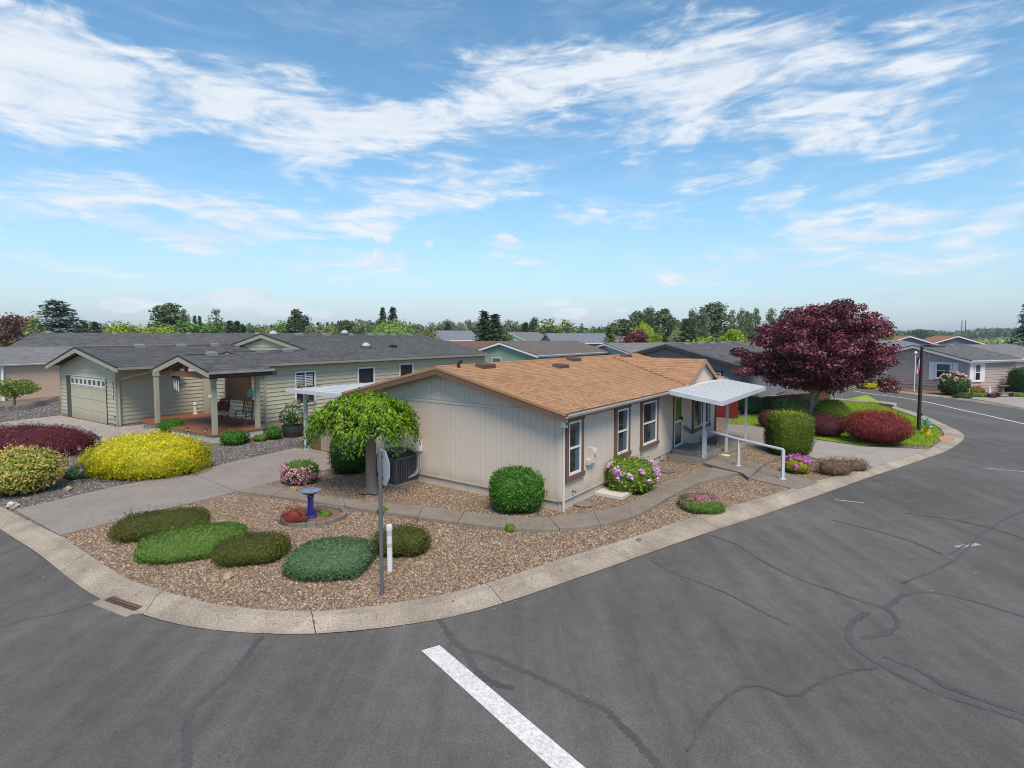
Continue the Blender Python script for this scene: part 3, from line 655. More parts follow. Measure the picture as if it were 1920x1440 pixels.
def window(parent, fr, s0, s1, z0, z1, trim=None, tw=.1, split='h', frame=None, d=.016, curtain=None, fw=.05, glass=None, head=.03, sill=.03):
    frame = frame or M_WHITE; glass = glass or M_GLASS
    if trim: i0, i1, j0, j1 = s0 + tw, s1 - tw, z0 + tw, z1 - tw
    else: i0, i1, j0, j1 = s0, s1, z0, z1
    mb = MB(); rect_trim(mb, fr, i0, i1, j0, j1, fw, d, d + .05)
    if split == 'h': zm = (j0 + j1) / 2; mb.box(i0 + fw, i1 - fw, d, d + .045, zm - .025, zm + .025, fr)
    if split == 'v': sm = (i0 + i1) / 2; mb.box(sm - .025, sm + .025, d, d + .045, j0 + fw, j1 - fw, fr)
    w = mb.build('window', frame, parent)
    if trim: mb = MB(); rect_trim(mb, fr, s0, s1, z0, z1, tw, d, d + .06, head, sill); mb.build('trim', trim, w)
    if split == 'h': ps = [(i0 + fw, i1 - fw, j0 + fw, zm - .025), (i0 + fw, i1 - fw, zm + .025, j1 - fw)]
    elif split == 'v': ps = [(i0 + fw, sm - .025, j0 + fw, j1 - fw), (sm + .025, i1 - fw, j0 + fw, j1 - fw)]
    else: ps = [(i0 + fw, i1 - fw, j0 + fw, j1 - fw)]
    for k, (a, b, c, e) in enumerate(ps):
        MB().box(a, b, d - .004, d + .014, c, e, fr).build('pane', glass, w)
    if curtain:
        for (a, b, c, e) in curtain: MB().box(i0 + fw + (i1 - i0 - 2 * fw) * a, i0 + fw + (i1 - i0 - 2 * fw) * b, d + .012, d + .017, j0 + fw + (j1 - j0 - 2 * fw) * c, j0 + fw + (j1 - j0 - 2 * fw) * e, fr).build('curtain', M_CURTAIN, w)
    return w
def clip_u(poly, v):
    xs = []
    for (a, b), (c, d) in zip(poly, poly[1:] + poly[:1]):
        if (b <= v < d) or (d <= v < b): xs.append(a + (v - b) / (d - b) * (c - a))
    xs.sort(); return (xs[0], xs[-1]) if len(xs) >= 2 else None
def roof_plane(parent, P0, e, up, poly, m, msh, th=.05, tab=(.305, .145), singles=0, near=None, seed=1, shingles=True, name='roof'):
    """roof slope: slab plus shingle tabs in courses; the tabs nearest to 'near' become objects of their own"""
    P0, e, up = Vector(P0), Vector(e).normalized(), Vector(up).normalized(); n = e.cross(up).normalized()
    if n.z < 0: n = -n
    rf = MB().slab([P0 + e * a + up * b for a, b in poly], n * -th).build(name, m, parent)
    if not shingles: return rf
    r = random.Random(seed); v0 = min(p[1] for p in poly); v1 = max(p[1] for p in poly); tw, hh = tab; tabs = []; row = 0; v = v0
    while v < v1 - .02:
        cl = clip_u(poly, min(v + hh * .5, v1 - .005))
        if cl:
            lo, hi = cl; u = lo - (tw * .5 if row % 2 else 0) - r.random() * .06; rowv = r.gauss(0, .05)
            while u < hi:
                a, b = max(u, lo), min(u + tw * (.85 + .3 * r.random()), hi)
                if b - a > .02: tabs.append((a, b, v, min(v + hh * 1.02, v1), min(1, max(0, r.random() * .8 + .1 + rowv))))
                u = u + tw if b < u + tw - .06 else b
                u = max(u, b)
        v += hh; row += 1
    if singles and near is not None:
        tabs.sort(key=lambda t: (t[0] - near[0]) ** 2 + (t[2] - near[1]) ** 2); one, rest = tabs[:singles], tabs[singles:]
    else: one, rest = [], tabs
    def tabgeo(mb, a, b, c, d, var, o):
        q = [o + e * a + up * c, o + e * b + up * c, o + e * b + up * d, o + e * a + up * d]
        vs = [q[0] + n * .014, q[1] + n * .014, q[2] + n * .004, q[3] + n * .004, q[0] + n * .001, q[1] + n * .001]
        mb.add(vs, [(0, 1, 2, 3), (4, 5, 1, 0), (4, 0, 3), (5, 2, 1)], var=var)
    cache = {}
    for a, b, c, d, var in one:
        key = (round((b - a) * 12), round(d - c, 2), round(var * 7))
        if key not in cache:
            mb = MB(); wd = key[0] / 12 - .006; tabgeo(mb, 0, max(wd, .03), 0, key[1], key[2] / 7, Vector()); cache[key] = mb.mesh('shingle', msh, fix=False)
        obj('shingle', cache[key], rf, P0 + e * a + up * c)
    if rest:
        mb = MB()
        for a, b, c, d, var in rest: tabgeo(mb, a, b - .005, c, d, var, P0)
        o = mb.build('shingle_courses', msh, rf, fix=False); o['kind'] = 'stuff'
    return rf
def vent(parent, p, w, d, h, m, slope=(0, 0)):
    mb = MB(); x, y, z = p
    mb.hexa([(x - w, y - d, z - .04), (x + w, y - d, z - .04), (x + w, y + d, z + .06), (x - w, y + d, z + .06), (x - w * .9, y - d, z + h), (x + w * .9, y - d, z + h), (x + w * .85, y + d, z + h + .05), (x - w * .85, y + d, z + h + .05)])
    return mb.build('roof_vent', m, parent)
def house_frames(L, Wd):
    return dict(front=Frame((0, 0, 0), (1, 0, 0), (0, -1, 0)), gable=Frame((0, Wd, 0), (0, -1, 0), (-1, 0, 0)), back=Frame((L, Wd, 0), (-1, 0, 0), (0, 1, 0)), end=Frame((L, 0, 0), (0, 1, 0), (1, 0, 0)))
def wall_body(parent, L, Wd, z0, eave, slope, m, x0=0., name='wall', asym=None):
    h = eave + slope * Wd / 2; pr = [(0, z0), (Wd, z0), (Wd, eave), (Wd / 2, h), (0, eave)]
    return MB().slab([(x0, y, z) for y, z in pr], (L - x0, 0, 0)).build(name, m, parent)
def gable_roof(parent, L, Wd, eave, slope, m, msh, oh=.35, rake=.35, fascia=M_WHITE, gutter=None, fh=.17, lift=.14, seed=1, shingles=True, tab=(.305, .145), singles=0, near=None, thick=.05):
    """two slopes with rake boards and gutters; roof top at the wall face is eave + lift"""
    c = 1 / math.hypot(1, slope); zE = eave + lift - slope * oh; half = Wd / 2 + oh; ls = half / c
    poly = [(0, 0), (L + 2 * rake, 0), (L + 2 * rake, ls), (0, ls)]
    A = roof_plane(parent, (-rake, -oh, zE), (1, 0, 0), (0, c, slope * c), poly, m, msh, seed=seed, shingles=shingles, tab=tab, singles=singles, near=near, th=thick)
    B = roof_plane(parent, (L + rake, Wd + oh, zE), (-1, 0, 0), (0, -c, slope * c), poly, m, msh, seed=seed + 1, shingles=False, th=thick)
    zr = zE + slope * half
    for x, nx in ((-rake, -1), (L + rake, 1)):
        for s in (0, 1):
            y0, y1 = (-oh, Wd / 2) if s == 0 else (Wd + oh, Wd / 2)
            pts = [(x, y0, zE - thick), (x, y1, zr - thick), (x, y1, zr - thick - fh), (x, y0, zE - thick - fh)]
            MB().slab(pts, (-.035 * nx, 0, 0)).build('rake_board', fascia, parent)
            MB().slab([(x + nx * .012, y0, zE + .022), (x + nx * .012, y1, zr + .022), (x + nx * .012, y1, zr - thick - .004), (x + nx * .012, y0, zE - thick - .004)], (-.04 * nx, 0, 0)).build('drip_edge', msh if not isinstance(msh, list) else msh[0], parent)
    for y, s in ((-oh, -1), (Wd + oh, 1)):
        MB().box(-rake + .04, L + rake - .04, min(y, y - .025 * s), max(y, y - .025 * s), zE - fh, zE - .012).build('fascia', fascia, parent)
    if gutter:
        for y, s in ((-oh, -1), (Wd + oh, 1)):
            mb = MB(); g = [(0, -.10), (.055, -.10), (.085, -.04), (.085, .0), (.075, .0), (.07, -.035), (.045, -.085), (.0, -.085)]
            mb.slab([(-rake, y + s * (a + .002), zE + b - .012) for a, b in g], (L + 2 * rake, 0, 0)); mb.build('gutter', gutter, parent)
    # soffit closes the overhang
    MB().box(-rake + .05, L + rake - .05, -oh + .03, 0.0, zE - fh + .02, zE - fh + .035).build('soffit', fascia, parent)
    MB().tube([(-rake, Wd / 2, zr + .005), (L + rake, Wd / 2, zr + .005)], .035, 6).build('ridge_cap', msh if not isinstance(msh, list) else msh[0], parent)
    return A, zE, zr

M_TANROOF = mat('tan_roof_deck', (.28, .15, .08), .9)
M_TANSH = mat('tan_shingle', (.4, .2, .1), .92, (.30, .15, .07), .55, .1, var=[(.30, .158, .080), (.375, .205, .108), (.44, .25, .135), (.40, .222, .116)], bump=.3, bscale=120, fine=(80, .14))
M_TANVENT = mat('vent_brown', (.10, .05, .035), .6)
M_DKROOF = mat('dark_roof_deck', (.05, .05, .053), .9)
M_DKSH = mat('charcoal_shingle', (.06, .06, .06), .92, (.06, .058, .06), .6, .1, var=[(.065, .061, .062), (.10, .094, .095), (.15, .14, .14), (.088, .082, .084)], bump=.3, bscale=120, fine=(60, .15))
M_GREYSH = mat('grey_shingle', (.2, .2, .2), .92, (.14, .135, .135), .5, .1, var=[(.145, .14, .14), (.20, .195, .19), (.26, .25, .245)], bump=.3, bscale=100, fine=(50, .15))
M_BRSH = mat('brown_grey_shingle', (.15, .12, .1), .92, (.13, .10, .085), .5, .1, var=[(.12, .098, .085), (.155, .125, .11), (.19, .155, .135)], bump=.3, bscale=100, fine=(50, .15))

# ------------------------------------------------------------------ beige house on the corner
HB = (1.25, 13.98, 0); RB = math.atan2(.811, .585)
def build_beige():
    L, Wd, EV, SL = 13.6, 7.9, 2.54, .233
    h = thing('beige_house', 'beige manufactured house with tan shingle roof and brown window trim', 'house', HB, RB)
    fr = house_frames(L, Wd); SK = .27
    w = wall_body(h, L, Wd, SK, EV, SL, M_BEIGE)
    # skirting of panels
    for nm, f, ln in (('front', fr['front'], L), ('gable', fr['gable'], Wd)):
        n = round(ln / 1.22)
        for i in range(n): MB().box(ln * i / n + .003, ln * (i + 1) / n - .003, -.05, -.028, -.06, SK - .03, f).build('skirting_panel', M_SKIRT, h)
        MB().box(-.0, ln, -.04, .022, SK - .03, SK + .005, f).build('skirting_ledge', M_SKIRT, h)
    # front siding sheets run between the window openings: shorter pieces above and below
    f = fr['front']; openings = [(.15, 1.08, .74, 2.41), (3.06, 4.12, .78, 2.41), (5.02, 6.5, .74, 2.43), (8.12, 9.1, .3, 2.27), (10.3, 12.6, .57, 2.06)]
    cuts = sorted(set([0., L] + [o[i] for o in openings for i in (0, 1)])); 
    for a, b in zip(cuts, cuts[1:]):
        op = [o for o in openings if abs(o[0] - a) < 1e-6 and abs(o[1] - b) < 1e-6]
        n = max(1, round((b - a) / 1.22))
        for i in range(n):
            p, q = a + (b - a) * i / n, a + (b - a) * (i + 1) / n
            if op:
                o = op[0]
                if o[2] > SK + .1: siding_panel(w, f, p, q, SK, o[2], M_BEIGE)
                siding_panel(w, f, p, q, o[3], EV, M_BEIGE)
            else: siding_panel(w, f, p, q, SK, EV, M_BEIGE)
    g = fr['gable']; zt = lambda s: EV + SL * min(s, Wd - s) + .02; n = 6
    for i in range(n):
        a, b = Wd * i / n, Wd * (i + 1) / n
        siding_panel(w, g, a, b, SK, 2.50, M_BEIGE, sp=.2, gw=.006)
    for i in range(n): siding_panel(w, g, Wd * i / n, Wd * (i + 1) / n, 2.60, zt, M_BEIGE, sp=.2, th=.018, gw=.006)
    MB().box(.02, Wd - .02, 0, .030, 2.505, 2.585, g).build('trim_band', M_BEIGE, w)
    MB().box(Wd - .09, Wd + .02, .002, .034, SK, 2.50, g).build('corner_board', M_BEIGE, w)
    MB().box(-.02, .07, .002, .034, SK, EV, f).build('corner_board', M_BEIGE, w)
    for k, (a, b, c, d) in enumerate(openings):
        if k == 3: continue
        cur = [(.62, .98, .0, .47), (.62, .98, .53, 1.)] if k < 3 else [(.30, .46, 0, 1)]
        window(h, f, a, b, c, d, M_BROWNTRIM, .13 if k != 4 else .15, 'h' if k < 3 else 'v', curtain=cur, fw=.06)
    # storm door
    dm = MB(); rect_trim(dm, f, 8.17, 9.05, .32, 2.25, .07, .02, .06); dm.box(8.24, 8.98, .02, .055, 1.22, 1.30, f)
    dd = dm.build('door', M_WHITE, h)
    MB().box(8.24, 8.98, .016, .034, .39, 1.22, f).build('pane', M_GLASS, dd); MB().box(8.24, 8.98, .016, .034, 1.30, 2.18, f).build('pane', M_GLASS, dd)
    MB().box(8.93, 8.97, .06, .10, 1.24, 1.40, f).build('handle', M_BLACK, dd)
    MB().box(8.10, 8.17, .014, .05, .3, 2.33, f).build('door_jamb', M_BROWNTRIM, dd)
    # roof: the front slope carries 300 single tabs near the street corner
    rake, oh = .42, .36
    rf, zE, zr = gable_roof(h, L, Wd, EV, SL, M_TANROOF, M_TANSH, oh, rake, M_BROWNTRIM, mat('gutter_cream', (.52, .49, .46), .5, (.40, .37, .34), 2, .3), fh=.16, seed=11, singles=290, near=(.0, .6), tab=(.26, .14))
    for (x, y) in ((1.45, 3.6), (5.0, 3.0), (7.1, 3.65), (12.0, 3.65), (.35, 3.75)):
        z = zE + SL * (y + oh)
        if x < 1: MB().tube([(x, y, z - .02), (x, y, z + .14), (x + .1, y - .02, z + .2)], [.05, .05, .06], 8).build('roof_vent', M_BLACK, h)
        else: vent(h, (x, y, z), .34, .16, .09, M_TANVENT)
    # gable over the entry
    cx, hw, zp = 10.65, 2.0, 3.55; z0 = zE; sl = (zp - z0) / hw; c = 1 / math.hypot(1, sl); ls = hw / c; yi = (zp - zE) / SL - oh; dep = yi + oh
    for s in (-1, 1):
        # slope polygon in (along ridge, up-slope): the valley side is a diagonal
        poly = [(0, 0), (.02, 0), (dep, ls), (0, ls)] if s < 0 else [(0, 0), (.02, 0), (dep, ls), (0, ls)]
        roof_plane(h, (cx + s * hw, -oh - .05, z0 + .02), (0, 1, 0), (-s * c, 0, sl * c), poly, M_TANROOF, M_TANSH, seed=20 + s, name='entry_roof')
        x0, x1 = cx + s * hw, cx
        MB().slab([(x0, -oh - .06, z0 + .0), (x1, -oh - .06, zp), (x1, -oh - .06, zp - .17), (x0 - s * .25, -oh - .06, z0 - .02)], (0, -.035, 0)).build('rake_board', mat('taupe_trim', (.33, .22, .155), .7, (.28, .18, .125), 3, .3), h)
    ge = Frame((cx - hw, -oh + .06, 0), (1, 0, 0), (0, -1, 0)); tri = MB().slab([(cx - hw + .1, -oh + .06, z0), (cx + hw - .1, -oh + .06, z0), (cx, -oh + .06, zp - .06)], (0, .06, 0)).build('entry_gable', M_BEIGE, h)
    for i in range(4): siding_panel(tri, ge, .2 + i * .9, .2 + (i + 1) * .9, z0 + .02, lambda s: z0 + sl * min(s, 2 * hw - s) - .10, M_BEIGE, th=.012)
    MB().box(cx - hw + .1, cx + hw - .1, -oh - .12, -oh + .02, z0 - .05, z0 + .04).build('entry_ledge', M_WHITE, h)
    # white pan canopy on posts
    cn = MB(); u0, u1, v0, v1 = 6.62, 13.1, -.38, -2.15; zb, zf = 2.60, 2.34; nr = 20
    can = MB().slab([(u0, v0, zb), (u1, v0, zb), (u1, v1, zf), (u0, v1, zf)], (0, 0, -.02)).build('canopy', mat('seam_grey', (.16, .165, .17), .6), h)
    for i in range(nr):           # interlocking pans with dark seams between
        xa, xb = u0 + (u1 - u0) * i / nr + .011, u0 + (u1 - u0) * (i + 1) / nr - .011
        MB().slab([(xa, v0, zb + .003), (xb, v0, zb + .003), (xb, v1, zf + .003), (xa, v1, zf + .003)], (0, 0, .012)).slab([(xb - .035, v0, zb + .0155), (xb, v0, zb + .0155), (xb, v1, zf + .0155), (xb - .035, v1, zf + .0155)], (0, 0, .028)).build('roof_pan', M_WMETAL, can)
    MB().box(u0 - .03, u1 + .03, v1 - .05, v1 + .0, zf - .13, zf + .025).build('canopy_fascia', M_WMETAL, can)
    for x in (u0 - .03, u1): MB().slab([(x, v0, zb + .03), (x, v1, zf + .02), (x, v1, zf - .13), (x, v0, zb - .12)], (.03, 0, 0)).build('canopy_fascia', M_WMETAL, can)
    for (x, y, z) in ((7.72, -1.28, .16), (9.85, -1.5, .05), (12.4, -1.6, .05)):
        p = MB(); zt_ = zb + (zf - zb) * (v0 - y) / (v0 - v1)
        for dx in (-.045, .025): p.box(x + dx, x + dx + .035, y - .04, y + .04, z, zt_ - .02)
        p.build('canopy_post', M_WMETAL, h)
    MB().box(7.3, 13.0, -1.56, -1.46, 2.37, 2.43).build('canopy_beam', M_WMETAL, h)
    # steps
    st_ = mat('painted_step', (.30, .265, .225), .8, (.26, .23, .195), 3, .3)
    MB().box(7.62, 10.4, -1.32, -.06, -.05, .15).build('step', st_, h); MB().box(8.0, 9.5, -.98, -.05, .152, .30).build('step', st_, h)
    # wall fittings
    MB().tube([(.03, -.06, .0), (.03, -.06, 2.25), (.03, -.10, 2.3)], .035, 8).build('downspout', mat('cream_pipe', (.58, .53, .48), .5), h)
    mbx = MB().box(1.42, 1.62, -.16, -.016, 1.02, 1.42); mbx.tube([(1.6, -.09, 1.30), (1.6, -.2, 1.30)], .11, 10); mbx.build('electric_meter', mat('cream_box', (.55, .50, .44), .6), h)
    MB().box(1.28, 1.42, -.12, -.016, .98, 1.12).build('meter_box', mat('cream_box', (.5, .5, .5)), h)
    fl = MB().box(-.04, .10, -.14, -.02, 2.18, 2.40).build('flood_light', M_WHITE, h); MB().box(-.012, .06, -.15, -.139, 2.24, 2.32).build('lens', M_BLACK, fl)
    MB().tube([(.55, -.02, .42), (.55, -.10, .42), (.58, -.12, .38)], .018, 6).build('hose_tap', M_RUST, h)
    MB().lathe([(.0, 0), (.06, .02), (.075, .07), (.05, .12), (0, .13)], 10, (9.75, -.09, 2.12)).build('porch_lamp', M_WHITE, h)
    MB().bar((9.15, -.1, 1.02), (10.28, -.1, .62), .035).bar((9.15, -.1, .92), (10.28, -.1, .54), .03).build('wall_rail', M_BROWNTRIM, h)
    for x in (6.9, 3.0, 11.6): MB().box(x, x + .4, -.012, .028, .06, .2, f).build('skirting_vent', mat('vent_beige', (.36, .32, .28), .8), h)
    MB().tube([(13.55, -.05, .1), (13.55, -.05, 2.3)], .04, 8).build('downspout', M_BROWNTRIM, h)
    # disconnect box and conduits on the gable wall
    el = MB().box(2.83, 2.98, .02, .13, .98, 1.24, g).build('disconnect_box', M_WHITE, h)
    cb = MB(); pA = lambda s, d, z: g(s, d, z)
    cb.tube([pA(2.87, .07, .98), pA(2.87, .07, .5), pA(2.8, .15, .3), pA(2.62, .3, .13), pA(2.45, .5, .08)], .018, 6); cb.tube([pA(2.93, .07, .98), pA(2.94, .07, .46), pA(2.86, .2, .25), pA(2.6, .42, .12)], .018, 6)
    cb.build('conduit', mat('conduit_grey', (.5, .47, .43), .6), h)
    # carport behind the gable end
    cp = MB(); y0, y1 = 7.6, 12.35
    crf = MB().slab([(.15, y0, 2.52), (4.2, y0, 2.52), (4.2, y1, 2.42), (.15, y1, 2.42)], (0, 0, -.10)).build('carport_roof', M_WMETAL, h)
    for i in range(8): x = .4 + i * .46; MB().slab([(x - .02, y0, 2.522), (x + .02, y0, 2.522), (x + .02, y1, 2.422), (x - .02, y1, 2.422)], (0, 0, .03)).build('roof_rib', M_WMETAL, crf)
    MB().box(.12, .20, y0, y1 + .05, 2.33, 2.47).build('carport_fascia', M_WMETAL, crf)
    for x in (.75, 3.6):
        p = MB()
        for dy in (0, .09): p.box(x - .05, x + .05, 12.0 + dy, 12.06 + dy, .02, 2.32)
        p.build('carport_post', M_WMETAL, h)
    return h
build_beige()
def loB(x, y, z=0.):      # beige house coordinates to world
    c, s = math.cos(RB), math.sin(RB); return Vector((HB[0] + c * x - s * y, HB[1] + s * x + c * y, z))

# entry path in front of the steps
path2 = struct(thing('entry_path', 'concrete entry path from the street to the porch steps', 'path'), 'concrete entry path from the street to the porch steps', 'path')
slab_poly(path2, [G(1318, 869, .07), G(1350, 854, .07), G(1430, 873, .07), G(1404, 897, .07), G(1391, 888, .07), G(1346, 877, .07)], .10, M_WALK)
slab_poly(path2, [G(1406, 898), G(1432, 876), G(1537, 905), G(1497, 919)], .015, M_WALK)
slab_poly(path2, [G(1352, 852, .05), G(1348, 826, .05), G(1400, 838, .05)], .06, M_WALK)
# white pipe handrail along the entry path
hr = thing('handrail', 'white metal handrail on three posts beside the entry path', 'handrail', (0, 0, 0))
r0, r1, r2 = G(1322, 853, .16), G(1384, 873, .10), G(1467, 898, .015)
tops = [r0 + Vector((0, 0, .92)), r1 + Vector((0, 0, .90)), r2 + Vector((0, 0, .93))]
for a, b in zip((r0, r1, r2), tops):
    MB().bar(a, b, .085).build('post', M_WMETAL, hr); MB().box(a.x - .09, a.x + .09, a.y - .09, a.y + .09, a.z, a.z + .02).build('base_plate', M_WMETAL, hr)
MB().tube([tops[0], tops[1].lerp(tops[0], 0) , tops[2]], .045, 8).build('rail', M_WMETAL, hr)
# door mat, pale slab, cover
tag(MB().box(-.42, .42, -.28, .28, 0, .015).build('door_mat', mat('mat_weave', (.40, .30, .26), .95, (.24, .10, .09), 9, .2), None, loB(8.7, -.55, .302), RB), 'reddish patterned door mat on the top porch step', 'door mat')
tag(MB().box(-.36, .36, -.42, .42, 0, .09).build('splash_slab', mat('pale_slab', (.58, .54, .49), .85, (.50, .46, .41), 3, .3), None, loB(2.2, -.42, 0), RB), 'pale concrete slab lying in the gravel under the window', 'slab')
tag(MB().lathe([(.0, 0), (.26, 0), (.27, .03), (.2, .05), (0, .05)], 16).build('utility_cover', mat('cover_stone', (.17, .14, .12), .9, (.12, .1, .09), 6, .3), None, G(1249, 884)), 'round flat stone cover in the gravel near the steps', 'cover')
tag(MB().lathe([(.0, 0), (.2, 0), (.22, .03), (.12, .06), (0, .06)], 14).build('stepping_stone', mat('stone_pale', (.52, .48, .40), .85), None, G(1358, 855)), 'flat pale stone beside the entry path', 'stone')
tag(MB().lathe([(.0, 0), (.26, 0), (.27, .025), (.2, .03), (0, .03)], 14).build('stepping_stone', mat('stone_dark', (.20, .17, .13), .9), None, G(1094, 946)), 'round dark paver in the gravel below the corner window', 'stone')
# air conditioner
ac = thing('air_conditioner', 'dark grey ribbed air conditioner beside the cherry trunk', 'air conditioner', G(744, 903), RB)
MB().box(-.48, .48, -.48, .48, -.02, .06).build('pad', M_CONC2, ac)
MB().box(-.40, .40, -.40, .40, .06, .80).build('coil', M_BLACK, ac)
for i in range(13):
    x = -.42 + .84 * i / 12
    for (a, b) in (((x, -.42), (x, -.42)), ((-.42, x), (-.42, x)), ((x, .42), (x, .42)), ((.42, x), (.42, x))): MB().box(a[0] - .018, a[0] + .018, a[1] - .018, a[1] + .018, .08, .80).build('louvre_bar', M_DGREY, ac)
for (x, y) in ((-.42, -.42), (.42, -.42), (-.42, .42), (.42, .42)): MB().box(x - .035, x + .035, y - .035, y + .035, .06, .80).build('corner_post', M_DGREY, ac)
MB().box(-.455, .455, -.455, .455, .04, .09).build('base', M_DGREY, ac)
MB().prism([(-.46, -.36), (-.36, -.46), (.36, -.46), (.46, -.36), (.46, .36), (.36, .46), (-.36, .46), (-.46, .36)], .78, .84).build('top_band', M_DGREY, ac)
MB().hexa([(-.44, -.44, .84), (.44, -.44, .84), (.44, .44, .84), (-.44, .44, .84), (-.3, -.3, 1.0), (.3, -.3, 1.0), (.3, .3, 1.0), (-.3, .3, 1.0)]).build('top_cover', M_BLACK, ac)
MB().box(-.31, .31, -.31, .31, .995, 1.02).build('top_lid', M_DGREY, ac)
# carport gate of upright boards
gt = thing('wooden_gate', 'weathered upright board gate under the white carport', 'gate', loB(.9, 8.2), RB)
mg = [mat('weathered_board', (.42, .34, .22), .85, (.30, .23, .15), 5, .3, stretch=(6, 6, .6)), mat('brown_board', (.20, .115, .06), .85, (.14, .08, .045), 5, .3, stretch=(6, 6, .6))]
for i in range(18):
    MB().box(.0, .022, .02 + i * .21, .215 + i * .21, .06, 1.35 + .02 * (i % 3)).build('board', mg[(i * 7 // 3) % 2], gt)
for z in (.3, 1.1): MB().box(.023, .06, 0, 3.8, z, z + .09).build('rail', mg[1], gt)

# ------------------------------------------------------------------ sage house with garage and porch
HS = (-19.63, 27.34, 0); RS = math.atan2(.83, .56)
def loS(x, y, z=0.):
    c, s = math.cos(RS), math.sin(RS); return Vector((HS[0] + c * x - s * y, HS[1] + s * x + c * y, z))
def build_sage():
    h = thing('sage_house', 'sage green lap sided house with charcoal roof, garage and cedar porch', 'house', HS, RS)
    # garage block
    gy, top = 7.35, 2.84; ry, rz_ = 3.25, 3.92
    prof = [(0, 0), (gy, 0), (gy, top), (ry, 3.74), (0, 3.1)]
    w1 = MB().slab([(.05, y, z) for y, z in prof], (8.0, 0, 0)).build('garage_wall', M_SAGE, h)
    g = Frame((.05, gy, 0), (0, -1, 0), (-1, 0, 0)); door = (gy - 6.42, gy - 1.08, 0, 2.33)
    def bnd(z):
        a = 0 if z < top else (z - top) / (3.74 - top) * (gy - ry); b = gy if z < 3.1 else gy - (z - 3.1) / (3.74 - 3.1) * ry
        return a, b
    lap_boards(w1, g, 0, gy, .12, 3.72, M_SAGE, .205, [door], bnd)
    MB().box(gy - .1, gy + .02, .0, .035, 0, 2.98, g).build('corner_board', M_SAGETRIM, w1); MB().box(-.02, .1, .0, .035, 0, 2.74, g).build('corner_board', M_SAGETRIM, w1)
    MB().box(0, door[0] - .005, -.02, .004, 0, .12, g).build('plinth', M_CONC2, w1); MB().box(door[1] + .005, gy, -.02, .004, 0, .12, g).build('plinth', M_CONC2, w1)
    # recessed sectional door: dark jamb left, four panels, row of windows
    gd = MB().box(door[0], door[1], .001, .012, 0, 2.33, g).build('garage_door', M_SAGETRIM, h)
    for k in range(4):
        z0, z1 = .02 + k * .57, .57 + k * .57
        if k < 3: MB().box(door[0] + .62, door[1] - .06, .012, .03, z0, z1, g).build('door_panel', M_SAGE, gd)
        else: MB().box(door[0] + .62, door[1] - .06, .012, .026, z0, 2.31, g).build('door_panel', M_SAGE, gd)
    MB().box(door[0], door[0] + .60, .0125, .035, 0, 2.31, g).build('door_jamb', mat('jamb_dark', (.085, .078, .06), .8), gd)
    MB().box(door[1] - .055, door[1], .0125, .05, 0, 2.31, g).build('door_jamb', M_BLACK, gd)
    MB().box(door[0] - .02, door[1] + .02, .0, .06, 2.33, 2.37, g).build('door_head', M_WHITE, gd)
    n = 8; x0, x1 = door[0] + .64, door[1] - .06
    for i in range(n):
        a, b = x0 + (x1 - x0) * i / n + .03, x0 + (x1 - x0) * (i + 1) / n - .03
        m = MB(); rect_trim(m, g, a, b, 1.86, 2.26, .07, .026, .045); o = m.build('window', M_WHITE, gd)
        MB().box(a + .07, b - .07, .024, .032, 1.93, 2.19, g).build('pane', mat('door_glass', (.06, .05, .045), .15, (.16, .13, .11), 4, .2), o)
    # garage side wall facing the porch
    sf = Frame((0, 0, 0), (1, 0, 0), (0, -1, 0)); lap_boards(w1, sf, .1, 4.2, .1, 3.0, M_SAGE, .205)
    c1 = math.hypot(1, (3.92 - 3.02) / 4.95); sr = (3.92 - 3.02) / 4.95
    c2 = math.hypot(1, (3.92 - 2.87) / 4.35); sl = (3.92 - 2.87) / 4.35
    xr, LG = -.5, 9.5
    roof_plane(h, (xr, -1.7, 3.02), (1, 0, 0), (0, 1 / c1, sr / c1), [(0, 0), (2.4, 0), (4.2, 2.5), (LG, 2.5), (LG, 4.95 * c1), (0, 4.95 * c1)], M_DKROOF, M_DKSH, seed=31)
    roof_plane(h, (xr + LG, 7.6, 2.87), (-1, 0, 0), (0, -1 / c2, sl / c2), [(0, 0), (LG, 0), (LG, 4.35 * c2), (0, 4.35 * c2)], M_DKROOF, M_DKSH, seed=32)
    for y0, z0 in ((-1.7, 3.02), (7.6, 2.87)):
        MB().slab([(xr - .01, y0, z0 - .04), (xr - .01, 3.25, 3.88), (xr - .01, 3.25, 3.64), (xr - .01, y0, z0 - .24)], (-.04, 0, 0)).build('rake_board', M_SAGETRIM, h)
        MB().slab([(xr - .03, y0, z0 + .03), (xr - .03, 3.25, 3.95), (xr - .03, 3.25, 3.875), (xr - .03, y0, z0 - .035)], (-.035, 0, 0)).build('drip_edge', M_BLACK, h)
    MB().box(xr, 1.95, -1.82, -1.70, 2.90, 3.01).build('gutter', M_GUTTER, h); MB().box(xr, 1.95, -1.68, 0, 2.86, 2.88).build('soffit', M_SAGETRIM, h)
    for i in range(34): MB().box(xr + .1 + i * .27, xr + .34 + i * .27, 3.13, 3.37, 3.915, 3.95 + .01 * (i % 2)).build('ridge_shingle', M_DKSH, h)
    MB().tube([(1.0, -1.68, 2.9), (1.0, -1.5, 2.75), (.2, -.12, 2.35), (.12, -.1, 2.2), (.12, -.1, .05)], .055, 8).build('downspout', M_SAGETRIM, h)
    lp = MB().box(2.65, 2.95, -.2, -.03, 2.28, 2.72).build('wall_lantern', M_BLACK, h); MB().box(2.72, 2.88, -.215, -.19, 2.34, 2.60).build('lantern_glass', mat('lamp_glass', (.45, .36, .2), .3), lp)
